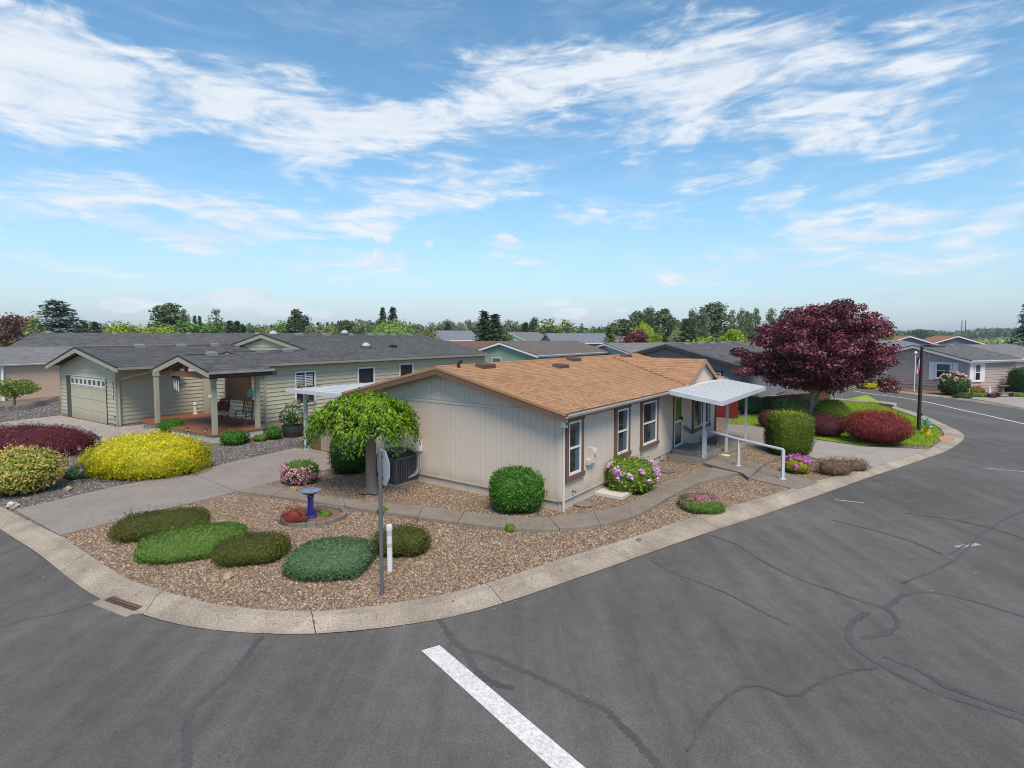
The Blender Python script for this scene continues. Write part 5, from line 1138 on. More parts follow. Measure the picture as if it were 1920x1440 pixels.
# street lamp
p = G(1722, 808); sl_ = thing('street_lamp', 'dark bronze square street lamp with flat head over the lawn', 'street lamp', p, R(8)); M_BRZ = mat('dark_bronze', (.026, .021, .019), .5)
MB().hexa([(-.06, -.06, -.05), (.06, -.06, -.05), (.06, .06, -.05), (-.06, .06, -.05), (-.042, -.042, 3.98), (.042, -.042, 3.98), (.042, .042, 3.98), (-.042, .042, 3.98)]).build('pole', M_BRZ, sl_)
MB().bar((-.05, 0, 4.02), (.45, 0, 4.06), .07, .05).build('arm', M_BRZ, sl_); hd = MB().hexa([(.2, -.16, 3.99), (1.15, -.14, 3.97), (1.15, .14, 3.97), (.2, .16, 3.99), (.25, -.15, 4.08), (1.1, -.12, 4.02), (1.1, .12, 4.02), (.25, .15, 4.08)]).build('lamp_head', M_BRZ, sl_)
MB().box(.4, 1.05, -.1, .1, 3.962, 3.972).build('lens', mat('lamp_lens', (.5, .5, .46), .3), hd); MB().box(.09, .15, -.04, .04, .72, .84).build('access_box', M_BRZ, sl_)
# flag pole with a limp flag
p = G(1714, 734); fp = thing('flag_pole', 'white garden flag pole with ball top before the taupe house', 'flag pole', p, 0)
MB().tube([(0, 0, 0), (0, 0, 3.05)], .035, 8).build('pole', M_WHITE, fp); MB().lathe([(0, 3.05), (.09, 3.07), (.11, 3.15), (.06, 3.25), (0, 3.27)], 10).build('finial', M_WHITE, fp)
fl = thing('flag', 'striped red white and blue flag hanging limp on the pole', 'flag', p + Vector((.04, -.03, 2.72)), 0)
FR, FW, FB = mat('flag_red', (.42, .025, .04), .8), mat('flag_white', (.72, .70, .68), .8), mat('flag_blue', (.03, .04, .14), .8)
for s in range(13):          # stripes run down the hanging cloth, folded towards the pole
    mb = MB(); n = 9
    for i in range(n + 1):
        t_ = i / n
        for k in (0, 1):
            u = (s + k) / 13; mb.v.append((.03 + u * (.5 - .12 * t_) + .05 * math.sin(u * 9 + t_ * 3), .07 * math.sin(u * 14 + t_ * 2), -.10 * u - t_ * 1.22 + .05 * math.sin(6 * u)))
    for i in range(n):
        mb.f.append((2 * i, 2 * i + 1, 2 * i + 3, 2 * i + 2)); mb.mi.append(1 if (s < 7 and i < 4) else 0); mb.var.append(.5)
    mb.build('stripe', [FR if s % 2 == 0 else FW, FB], fl, fix=False)
# solar path lights
def path_light(label, pos, h=.36):
    t = thing('path_light', label, 'path light', pos, 0, 'solar path lights in the sage house beds')
    MB().tube([(0, 0, -.03), (0, 0, h)], .014, 6).build('stake', M_BLACK, t); MB().lathe([(0, h), (.05, h), (.06, h + .10), (0, h + .10)], 8).build('lantern', mat('lantern_glass', (.32, .33, .33), .3), t); MB().lathe([(0, h + .10), (.085, h + .10), (.03, h + .16), (0, h + .17)], 8).build('cap', M_BLACK, t)
for px, lb in (((183, 845), 'black solar path light at the tip of the purple maple mound'), ((150, 862), 'black solar path light between purple maple and blue flowers'), ((154, 905), 'black solar path light in front of the blue flowers'), ((351, 823), 'black solar path light behind the yellow juniper'), ((386, 825), 'black solar path light below the porch corner'), ((391, 872), 'black solar path light at the right end of the yellow juniper'), ((463, 832), 'black solar path light beside the clipped bush at the deck'), ((217, 799), 'black solar path light at the garage corner downspout')): path_light(lb, G(*px))
# rocks
for i, (px, s, lb) in enumerate((((428, 1084), .10, 'tan fist sized rock in the corner gravel'), ((122, 885), .16, 'pale rock beside the blue flowering plant'), ((128, 919), .12, 'orange rock at the driveway edge'), ((1198, 1014), .06, 'small dark rock by the kerb'), ((24, 951), .14, 'white rock at the drive corner'))):
    r = np.random.default_rng(i); mb = MB().lathe([(0, -.02), (s * .8, .0), (s, s * .35), (s * .75, s * .75), (s * .3, s * .95), (0, s)], 9); mb.v = [tuple(np.array(v) * (1 + .18 * r.normal(size=3))) for v in mb.v]
    tag(mb.build('rock', mat('rock_%d' % i, [(.42, .30, .19), (.42, .38, .33), (.45, .30, .18), (.06, .055, .05), (.6, .58, .54)][i], .9, (.3, .24, .18), 9, .3), None, G(*px)), lb, 'rock')

# ------------------------------------------------------------------ shrubs
def place(x0, x1, yt, yb, k=1.0, zb=0.):
    """pixel box to base centre, radius and height of a mound whose front edge touches the ground at yb"""
    xc = (x0 + x1) / 2; f = G(xc, yb, zb); Y = f.y; r = W((x1 - x0) / 2, Y)
    for _ in range(4): r = W((x1 - x0) / 2, Y); Y = f.y + r * k
    d = pix_ray(xc, yb); X = d.x / d.y * Y; h = CAM_H - (yt - 630) / F_PX * (Y + r * k * .25)
    return Vector((X, Y, zb)), r, max(h - zb, .15)
LM_HEATH = leafmat('heather_leaf', [(.045, .055, .008), (.085, .10, .012), (.13, .125, .018), (.14, .10, .03)], .2)
LM_JUN = leafmat('bright_juniper', [(.05, .10, .014), (.095, .175, .024), (.15, .25, .045), (.21, .31, .075)], .2)
LM_BLUEJ = leafmat('blue_juniper', [(.04, .095, .04), (.085, .16, .065), (.14, .22, .10), (.23, .28, .14)], .2)
LM_BOX = leafmat('boxwood', [(.02, .07, .008), (.045, .14, .012), (.09, .22, .02), (.14, .30, .03)], .25)
LM_YEL = leafmat('golden_juniper', [(.17, .23, .008), (.46, .43, .01), (.74, .58, .012), (.86, .67, .03)], .25)
LM_LACE = leafmat('laceleaf_purple', [(.05, .009, .014), (.11, .018, .028), (.18, .03, .04), (.24, .055, .055)], .25)
LM_PIER = leafmat('pieris', [(.07, .15, .010), (.26, .32, .02), (.52, .36, .10), (.62, .44, .18), (.64, .52, .04)], .2)
LM_BARB = leafmat('barberry_red', [(.09, .014, .016), (.18, .026, .024), (.28, .045, .035), (.36, .075, .05)], .25)
LM_BARBD = leafmat('barberry_dark', [(.055, .014, .022), (.10, .022, .032), (.15, .032, .04), (.17, .05, .05)], .25)
LM_CEDAR = leafmat('clipped_cedar', [(.05, .08, .006), (.09, .13, .008), (.15, .20, .012), (.40, .42, .02)], .2)
LM_RHOD = leafmat('rhododendron', [(.05, .11, .012), (.12, .20, .018), (.24, .32, .028), (.36, .42, .05)], .2)
LM_DRY = leafmat('dry_brown', [(.12, .07, .045), (.19, .12, .08), (.26, .18, .12), (.18, .15, .08)], .1)
LM_PINK = leafmat('azalea_pink', [(.62, .17, .30), (.75, .33, .44), (.80, .48, .56)], .2)
LM_MAG = leafmat('magenta_petal', [(.45, .06, .40), (.60, .14, .52), (.68, .25, .60)], .2)
LM_LILAC = leafmat('lilac_petal', [(.62, .30, .55), (.72, .42, .66), (.78, .58, .72)], .2)
LM_DKGRN = leafmat('dark_evergreen', [(.018, .045, .012), (.035, .075, .018), (.06, .11, .03), (.10, .15, .05)], .15)
LM_GRN = leafmat('mid_green', [(.05, .11, .015), (.09, .18, .025), (.14, .25, .04), (.19, .30, .06)], .25)
def S_(name, label, box, m, leaf, dens, seed, shape='ball', k=1., rat=1., rz=0., hmul=1., hh=None, **kw):
    pos, r, h = place(*box, k=k * rat); h *= hmul
    ry = r * rat
    if hh:            # low mounds of known height: depth follows from the back edge of the flat top
        xc = (box[0] + box[1]) / 2; yf, yb_ = G(xc, box[3]).y, G(xc, box[2], hh).y; Yc = (yf + yb_) / 2; d = pix_ray(xc, box[3])
        X, Yh = W((box[1] - box[0]) / 2, Yc), (yb_ - yf) / 2; c2, s2 = math.cos(rz) ** 2, math.sin(rz) ** 2
        r = math.sqrt(max(.1, (X * X * c2 - Yh * Yh * s2) / (c2 - s2))); ry = math.sqrt(max(.2, (Yh * Yh * c2 - X * X * s2) / (c2 - s2))); h = hh; r *= .9; ry *= .9
        pos = Vector((d.x / d.y * Yc, Yc, 0))
    area = 2 * math.pi * r * max(ry, h * .8)
    n = int(min(42000, dens * area / (leaf[0] * leaf[1])))
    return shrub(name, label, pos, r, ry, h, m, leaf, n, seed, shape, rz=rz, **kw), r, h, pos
S_('heather_mound', 'low brown green heather mound nearest the driveway', (222, 392, 944, 1021), LM_HEATH, (.05, .014), 1.6, 71, 'flat', hh=.36, rz=R(22), up=.9, lump=.10, lk=9, depth=.2, core=.9, corevar=0.)
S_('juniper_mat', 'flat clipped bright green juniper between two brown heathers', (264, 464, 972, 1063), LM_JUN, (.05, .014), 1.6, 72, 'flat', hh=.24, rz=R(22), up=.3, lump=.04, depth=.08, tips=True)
S_('heather_mound', 'low brown green heather mound beside the flat juniper', (402, 547, 988, 1069), LM_HEATH, (.05, .014), 1.6, 73, 'flat', hh=.36, rz=R(14), up=.9, lump=.10, lk=9, depth=.2, core=.9, corevar=0.)
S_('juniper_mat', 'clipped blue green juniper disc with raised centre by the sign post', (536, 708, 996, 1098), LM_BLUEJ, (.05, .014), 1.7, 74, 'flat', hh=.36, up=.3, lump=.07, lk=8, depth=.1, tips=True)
S_('heather_mound', 'round brown green heather behind the white marker post', (694, 813, 975, 1051), LM_HEATH, (.05, .014), 1.6, 75, 'flat', hh=.48, up=.9, lump=.10, lk=9, depth=.2, core=.9, corevar=0.)
t, r, h, _ = S_('azalea', 'small round azalea covered in pink blossom at the path', (531, 598, 864, 913), LM_GRN, (.06, .03), 1.5, 76, 'ball', lump=.08)
blossoms(t, 'ball', r, r, h, 76, 150, .05, LM_PINK, lump=.08, zmin=.08, zmax=.8, sector=(-1.9, 1.5), per=9, clusters=False)
S_('boxwood', 'dark green rounded boxwood under the weeping cherry', (622, 692, 818, 893), leafmat('boxwood_dark', [(.012, .04, .006), (.025, .075, .01), (.045, .11, .014), (.07, .15, .02)], .2), (.06, .04), 2, 77, 'barrel', lump=.05)
S_('boxwood', 'clipped green boxwood at the corner of the beige house', (918, 1019, 880, 969), LM_BOX, (.055, .035), 2.2, 78, 'barrel', lump=.05, up=.3)
t, r, h, _ = S_('rhododendron', 'yellow green rhododendron with lilac flower trusses below the window', (1133, 1226, 862, 931), LM_RHOD, (.085, .04), 2, 79, 'barrel', lump=.05)
blossoms(t, 'barrel', r, r, h, 79, 17, .085, LM_LILAC, zmin=.35, zmax=.95, sector=(-1.5, 1.7), per=24)
t, r, h, _ = S_('thyme_mound', 'low green cushion with pink flowers near the kerb', (1272, 1356, 919, 968), LM_GRN, (.04, .02), 1.6, 80, 'flat', hh=.26, lump=.06)
blossoms(t, 'flat', r, r * .85, h, 80, 420, .034, leafmat('dusty_pink', [(.5, .14, .25), (.6, .28, .33), (.5, .3, .28)]), zmin=.45, zmax=1.2, per=7, clusters=False)
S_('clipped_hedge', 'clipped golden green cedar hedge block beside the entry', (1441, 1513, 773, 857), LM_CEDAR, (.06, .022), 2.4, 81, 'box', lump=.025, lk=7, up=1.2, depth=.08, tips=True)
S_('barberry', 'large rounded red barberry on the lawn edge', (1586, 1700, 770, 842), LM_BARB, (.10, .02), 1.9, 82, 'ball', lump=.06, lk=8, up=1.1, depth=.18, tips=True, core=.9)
S_('barberry', 'dark purple barberry beside the golden green hedge', (1515, 1582, 778, 824), LM_BARBD, (.07, .025), 1.7, 83, 'ball', lump=.05, up=.8)
S_('barberry', 'small dark purple barberry half behind the golden green hedge', (1422, 1462, 770, 804), LM_BARBD, (.07, .025), 1.6, 84, 'ball', lump=.05, up=.8)
t, r, h, _ = S_('azalea', 'small azalea with magenta blossom beside the white handrail', (1470, 1518, 857, 891), leafmat('azalea_leaf', [(.14, .16, .01), (.30, .28, .02), (.42, .34, .03), (.12, .2, .02)], .2), (.06, .03), 1.6, 85, 'ball', lump=.08)
blossoms(t, 'ball', r, r, h, 85, 22, .075, LM_MAG, zmin=.45, zmax=1.1, per=14, lump=.08)
S_('dry_bush', 'dry brown low bush in the gravel by the kerb', (1529, 1599, 858, 895), LM_DRY, (.11, .012), 1.6, 86, 'dome', rat=.8, lump=.18, lk=11, up=1., depth=.4, core=.78, corevar=.0)
S_('dry_bush', 'smaller dry brown bush with a green base by the drive', (1578, 1627, 860, 886), LM_DRY, (.11, .012), 1.5, 87, 'dome', rat=.8, lump=.18, lk=11, up=1., depth=.4, core=.76, corevar=.0)
S_('golden_juniper', 'wide golden yellow juniper mound spilling to the driveway', (166, 392, 808, 906), LM_YEL, (.085, .022), 1.9, 88, 'dome', rat=.72, lump=.13, lk=13, up=.15, spread=.7, depth=.2, tips=True, core=.9)
S_('laceleaf_maple', 'low weeping purple laceleaf maple mound', (-70, 166, 796, 870), LM_LACE, (.11, .02), 1.9, 89, 'dome', rat=.75, lump=.13, lk=10, up=-.5, spread=.8, depth=.2, core=.9)
S_('pieris', 'pieris bush with cream and yellow young leaves at the drive', (-25, 110, 838, 942), LM_PIER, (.10, .035), 2.8, 90, 'ball', lump=.17, lk=11, up=.3, depth=.24, core=.86, corevar=.0)
t, r, h, _ = S_('lithodora', 'small dark plant with blue flowers beside the golden juniper', (126, 186, 872, 901), LM_DKGRN, (.05, .02), 1.5, 91, 'dome', lump=.12)
blossoms(t, 'dome', r, r, h, 91, 90, .03, leafmat('blue_petal', [(.10, .12, .42), (.20, .22, .55)]), zmin=.3, zmax=1.1, per=6, clusters=False)
S_('red_heath', 'small reddish heath plant beside the blue bird bath', (527, 576, 952, 988), leafmat('red_heath_leaf', [(.16, .03, .02), (.26, .05, .035), (.34, .10, .07), (.16, .14, .03)], .2), (.06, .012), 1.4, 92, 'dome', rat=.7, lump=.1, up=1.2, core=.7)
S_('ground_cover', 'tiny yellow green plant inside the bird bath ring', (600, 622, 961, 972), LM_RHOD, (.04, .02), 1.3, 93, 'dome', lump=.1, stems=False)
S_('weed_tuft', 'small yellow green weed tuft in the gravel below the path', (946, 967, 988, 998), LM_RHOD, (.04, .02), 1.3, 94, 'dome', lump=.1, stems=False)
S_('weed_tuft', 'small green weed tuft growing at the path edge behind the sign', (706, 728, 955, 966), LM_GRN, (.06, .015), 1., 95, 'dome', lump=.1, stems=False)
S_('round_bush', 'rounded green bush at the left end of the deck', (299, 344, 786, 815), LM_BOX, (.08, .03), 1.7, 96, 'ball', lump=.05, up=.8)
S_('round_bush', 'clipped light green bush below the porch deck', (418, 463, 809, 837), LM_BOX, (.06, .04), 1.8, 97, 'barrel', lump=.05)
S_('round_bush', 'light green bush beside the stone bowl', (500, 529, 800, 826), LM_BOX, (.06, .04), 1.8, 98, 'ball', lump=.07)
S_('round_bush', 'tiny light green bush at the cedar edging', (476, 500, 816, 829), LM_GRN, (.05, .03), 1.6, 99, 'ball', lump=.07)
S_('dark_rhododendron', 'dark green rhododendron by the red fence', (1382, 1442, 744, 780), LM_DKGRN, (.10, .045), 1.7, 100, 'ball', lump=.07)
t, r, h, _ = S_('rose_bush', 'pale green rose bush with red blooms before the cedar fence', (1452, 1514, 742, 786), leafmat('rose_pale', [(.10, .18, .05), (.18, .27, .09), (.27, .36, .14)], .25), (.09, .05), 1.0, 101, 'ball', lump=.22, core=.6)
blossoms(t, 'ball', r, r, h, 101, 7, .10, leafmat('red_petal', [(.5, .012, .01), (.62, .03, .02)]), zmin=.4, per=12, lump=.2)
S_('golden_euonymus', 'golden variegated euonymus mound beside the maple trunk', (1523, 1590, 748, 788), leafmat('euonymus', [(.10, .15, .015), (.34, .34, .03), (.60, .52, .08), (.66, .58, .16)], .2), (.08, .045), 1.6, 102, 'dome', lump=.14)
t, r, h, _ = S_('flowering_shrub', 'rounded shrub with pale pink blooms before the taupe house', (1762, 1812, 700, 743), LM_DKGRN, (.14, .07), 1.6, 103, 'ball', lump=.07)
blossoms(t, 'ball', r, r, h, 103, 34, .13, leafmat('pale_pink', [(.72, .38, .34), (.80, .52, .46)]), zmin=.55, per=12)
S_('garden_shrub', 'loose green shrub beside the flag pole', (1664, 1706, 690, 726), LM_GRN, (.16, .08), 1.2, 104, 'ball', lump=.15, core=.7)
S_('garden_shrub', 'dark shrub behind the flag pole', (1698, 1724, 704, 726), LM_DKGRN, (.16, .08), 1.2, 105, 'ball', lump=.15)
for i, (bx, lb, m) in enumerate((((1612, 1643, 716, 728), 'low lemon yellow shrub beyond the bend', LM_YEL), ((1640, 1665, 715, 725), 'smaller lemon yellow shrub by the white statue', LM_YEL), ((1812, 1842, 724, 738), 'red and green low shrub at the taupe house', leafmat('nandina', [(.12, .16, .02), (.28, .09, .03), (.36, .2, .04)])),
        ((1822, 1862, 708, 734), 'grey purple salvia clump under the taupe house window', leafmat('salvia', [(.06, .10, .05), (.10, .14, .07), (.20, .16, .24)])), ((1790, 1818, 738, 747), 'flat dark green juniper in the far bed', LM_DKGRN), ((1818, 1850, 736, 745), 'low yellow green sedum in the far bed', LM_RHOD), ((1850, 1866, 738, 746), 'small purple plant in the far bed', LM_BARBD), ((1898, 1930, 737, 745), 'pale yellow ground cover at the far drive', LM_RHOD), ((1866, 1904, 715, 734), 'blue green iris clump behind the garden statue', LM_BLUEJ))):
    S_('bed_plant', lb, bx, m, (.12, .05), 1.4, 110 + i, 'dome', lump=.1)
S_('tall_hedge', 'tall clipped dark hedge beside the taupe house', (1903, 1960, 690, 740), LM_DKGRN, (.12, .05), 1.8, 120, 'box', lump=.03)
# small garden ornaments across the street
for nm, lb, px, s, prof in (('statue', 'white garden statue beyond the bend', (1665, 722), 1., [(0, 0), (.2, 0), (.22, .1), (.12, .2), (.16, .5), (.08, .7), (.1, .85), (0, .95)]), ('obelisk', 'small white obelisk in the far bed', (1855, 740), .8, [(0, 0), (.16, 0), (.14, .1), (.06, .7), (0, .95)]), ('pedestal_bath', 'grey stone bird bath in the far bed', (1879, 740), 1., [(0, 0), (.25, 0), (.2, .1), (.12, .2), (.12, .55), (.3, .62), (.42, .72), (.36, .72), (0, .66)])):
    tag(MB().lathe([(a * s, b * s) for a, b in prof], 12).build(nm, mat('statue_white', (.62, .60, .56), .8) if nm != 'pedestal_bath' else M_EDGE, None, G(*px)), lb, 'ornament')
bn = thing('garden_bench', 'low dark bench in the far bed', 'bench', G(1885, 744), R(10)); MB().box(-.8, .8, -.2, .2, .28, .34).build('seat', M_BARK, bn)
for x in (-.6, .6): MB().box(x - .06, x + .06, -.16, .16, 0, .28).build('leg', M_BARK, bn)
# raised bed at the left with a small green maple
rb = thing('stone_edging', 'curved grey block edging of the raised bed at left', 'edging', (0, 0, 0))
ring = [G(*q) for q in [(-60, 768), (0, 770), (40, 768), (70, 762), (95, 754), (104, 750)]]
for i, (a, b) in enumerate(stations(ring, [q + Vector((.12, .3, 0)) for q in ring], .45)): 
    if i % 1 == 0: MB().box(-.21, .21, -.12, .12, -.02, .28).build('block', M_EDGE, rb, a, math.atan2(b.y - a.y, b.x - a.x) + R(90))
def stem_tree(name, label, pos, trunkfn, crown, bark, cat='tree', group=None):
    t = thing(name, label, cat, pos, 0, group); trunkfn(t, bark); obj('crown', crown, t); return t

# ------------------------------------------------------------------ trees
def clump_crown(name, m, centers, radii, per, leaf, seed, flat=.7, up=0., gap=0., spread=1.):
    r = np.random.default_rng(seed); parts = []
    for c, rad in zip(centers, radii):
        n = max(6, int(per * (.7 + .6 * r.random()))); d = unit(r.normal(size=(n, 3))); rr = rad * (.45 + .6 * r.random(n) ** .6)
        P = np.array(c) + d * rr[:, None] * np.array([1, 1, flat]); base = r.random() * .5
        parts.append(leaves(P, unit(d + np.array([0, 0, .5])), leaf[0], leaf[1], np.clip(base + .55 * r.random(n), 0, 1), up, spread, r))
    V, Fa, A = join(parts); return np_mesh(name, V, Fa, m, A)
def branch_mesh(h0, centers, r0, seed, m, lean=(0, 0), every=1, fork=None, n=6):
    """tapered trunk with limbs running to the clump centres"""
    rr = random.Random(seed); mb = MB(); top = max(c[2] for c in centers); fork = fork or h0
    trunk = [(0, 0, -.1), (lean[0] * .3, lean[1] * .3, fork * .5), (lean[0] * .6, lean[1] * .6, fork), (lean[0], lean[1], fork + (top - fork) * .6)]
    mb.tube(trunk, [r0 * 1.25, r0, r0 * .85, r0 * .3], 8)
    for c in centers[::every]:
        z = fork * .8 + (c[2] - fork * .8) * rr.uniform(.1, .45); a = Vector((lean[0] * .6 * z / fork, lean[1] * .6 * z / fork, max(z, fork * .7))); b = Vector(c); md = a.lerp(b, .55) + Vector((0, 0, (b - a).length * .10))
        mb.tube([a, md, b], [r0 * .38, r0 * .2, r0 * .06], 5)
    return mb.mesh('trunk', m)
# red Japanese maple on the lawn
def red_maple():
    base = G(1519, 783); Y = base.y; r = np.random.default_rng(5); cs, rs = [], []
    # outline of the crown: wide flat umbrella, higher to the right of the trunk
    while len(cs) < 270:
        d = unit(r.normal(size=(1, 3)))[0]; k = (.30 + .70 * r.random() ** .45)
        x, y, z = d[0] * 3.36 * k, d[1] * 3.3 * k, 3.45 + d[2] * (2.75 if d[2] > 0 else 2.0) * k
        if z < 1.45 + .5 * (1 - min(1, math.hypot(x, y) / 2.5)): continue
        if x < -1.5 and z > 5.3 - (-x - 1.5) * .5: continue
        cs.append((x + .1 + .12 * (z - 3), y, z)); rs.append(.55 + .35 * r.random())
    cs += [(3.9, -.4, 2.0), (3.7, -.8, 1.7), (4.0, .2, 3.2), (3.4, 0, 5.0), (2.6, .3, 6.05), (1.6, 0, 6.3), (-3.9, .2, 3.6), (-4.0, -.5, 2.6), (3.2, .2, 5.6)]; rs += [.55] * 9
    m = leafmat('maple_red', [(.035, .005, .011), (.075, .009, .020), (.14, .018, .034), (.27, .07, .085)], .22, .45, .45)
    t = thing('red_maple', 'large spreading dark red maple on the lawn', 'tree', base, 0)
    obj('crown', clump_crown('crown', m, cs, rs, 230, (.15, .09), 6, .4, up=-.1, spread=.55), t)
    mb = MB(); mb.tube([(0, 0, -.1), (-.02, 0, .5), (.05, 0, 1.1), (.1, 0, 1.5)], [.20, .15, .13, .12], 10); mb.tube([(.02, 0, .35), (.18, -.02, .8), (.45, 0, 1.35), (.9, 0, 1.8)], [.11, .10, .09, .07], 8)
    rr = random.Random(4)
    for c in cs[::5]:
        a = Vector((.1, 0, 1.4)); b = Vector(c); mb.tube([a, a.lerp(b, .5) + Vector((0, 0, .25)), b], [.09, .05, .015], 5)
    mb.build('trunk', M_BARKGREY, t)
red_maple()
# weeping cherry in front of the beige gable
def weeping_cherry():
    base = G(697, 921); t = thing('weeping_cherry', 'umbrella shaped weeping cherry with bright green hanging leaves', 'tree', base, 0); r = np.random.default_rng(12); parts = []; mb = MB()
    mb.tube([(0, 0, -.1), (.0, 0, .15), (-.02, 0, .7), (0, 0, 1.35), (.02, 0, 1.6)], [.22, .165, .14, .15, .13], 10)
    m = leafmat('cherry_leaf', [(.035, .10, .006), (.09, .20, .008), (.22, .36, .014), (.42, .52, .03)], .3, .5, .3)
    for i in range(520):
        a = r.random() * 2 * math.pi; q = r.random() ** .6; rx = 1.62 if math.cos(a) < 0 else 1.22
        rim = np.array([math.cos(a) * rx * q - .05, math.sin(a) * 1.3 * q, 2.74 - .68 * q ** 2 + .22 * math.sin(5 * a + i % 3) * q + r.normal() * .08])
        ln = (.22 + .60 * q) * (.45 + .55 * r.random()); n = int(34 * ln) + 8; s = np.linspace(0, 1, n)
        out = np.array([math.cos(a), math.sin(a), 0]) * .32 * ln
        P = rim + s[:, None] ** .8 * out + np.stack([0 * s, 0 * s, .12 * np.sin(s * 2.5) - ln * s ** 1.5], 1) + r.normal(size=(n, 3)) * .035
        P[:, 2] = np.maximum(P[:, 2], 1.32 + .1 * r.random(n)); N = unit(np.array([math.cos(a), math.sin(a), .7]) + .5 * r.normal(size=(n, 3)))
        parts.append(leaves(P, N, .125, .045, np.clip(.62 - .55 * s + .5 * (r.random(n) - .3), 0, 1), -1.3, .6, r))  # leaf tone darkens down each strand: crown shade put into the colour
        if i % 6 == 0: mb.tube([(0, 0, 1.5), tuple(np.array([0, 0, 1.5]) * .4 + rim * .6 + np.array([0, 0, .12])), tuple(rim)], [.06, .035, .015], 5)
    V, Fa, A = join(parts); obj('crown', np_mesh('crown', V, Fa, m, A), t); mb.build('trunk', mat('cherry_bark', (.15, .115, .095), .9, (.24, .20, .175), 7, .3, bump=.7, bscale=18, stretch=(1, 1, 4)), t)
    st2 = MB(); 
    for k in range(5): st2.tube([(-.25 + .12 * k, -.3, .0), (-.2 + .13 * k, -.36 - .05 * (k % 2), .07)], [.07, .05], 6)
    o = st2.build('root', M_BARK, t)
weeping_cherry()
# little green maple at the left edge, pine pads by the carport
def small_tree(name, label, px, x0, x1, yt, yb, m, seed, nc=28, per=60, leaf=(.13, .08), bark=M_BARKGREY, fork=.6):
    base = G(*px); Y = base.y; r = np.random.default_rng(seed); xc = W((x0 + x1) / 2 - px[0], Y); rx = W((x1 - x0) / 2, Y); zt = CAM_H - (yt - 630) / F_PX * Y; zb = CAM_H - (yb - 630) / F_PX * Y; cs = []; rs = []
    for i in range(nc): d = unit(r.normal(size=(1, 3)))[0] * (.4 + .6 * r.random() ** .5); cs.append((xc + d[0] * rx * .8, d[1] * rx * .8, (zt + zb) / 2 + d[2] * (zt - zb) / 2 * .8)); rs.append(rx * .28)
    t = thing(name, label, 'tree', base, 0); obj('crown', clump_crown('crown', m, cs, rs, per, leaf, seed, .6), t); obj('trunk', branch_mesh(fork, cs, max(.05, rx * .05), seed, bark, every=3), t)
small_tree('green_maple', 'small spreading green maple in the raised bed', (28, 765), -6, 71, 708, 748, leafmat('green_maple_leaf', [(.08, .14, .012), (.15, .23, .02), (.24, .32, .035)], .3), 21)
small_tree('pine_bonsai', 'small sparse pine with flat pads by the carport post', (590, 800), 545, 605, 708, 772, leafmat('pine_pad', [(.10, .12, .03), (.18, .19, .05), (.25, .24, .08)], .2), 22, nc=9, per=90, leaf=(.10, .02))

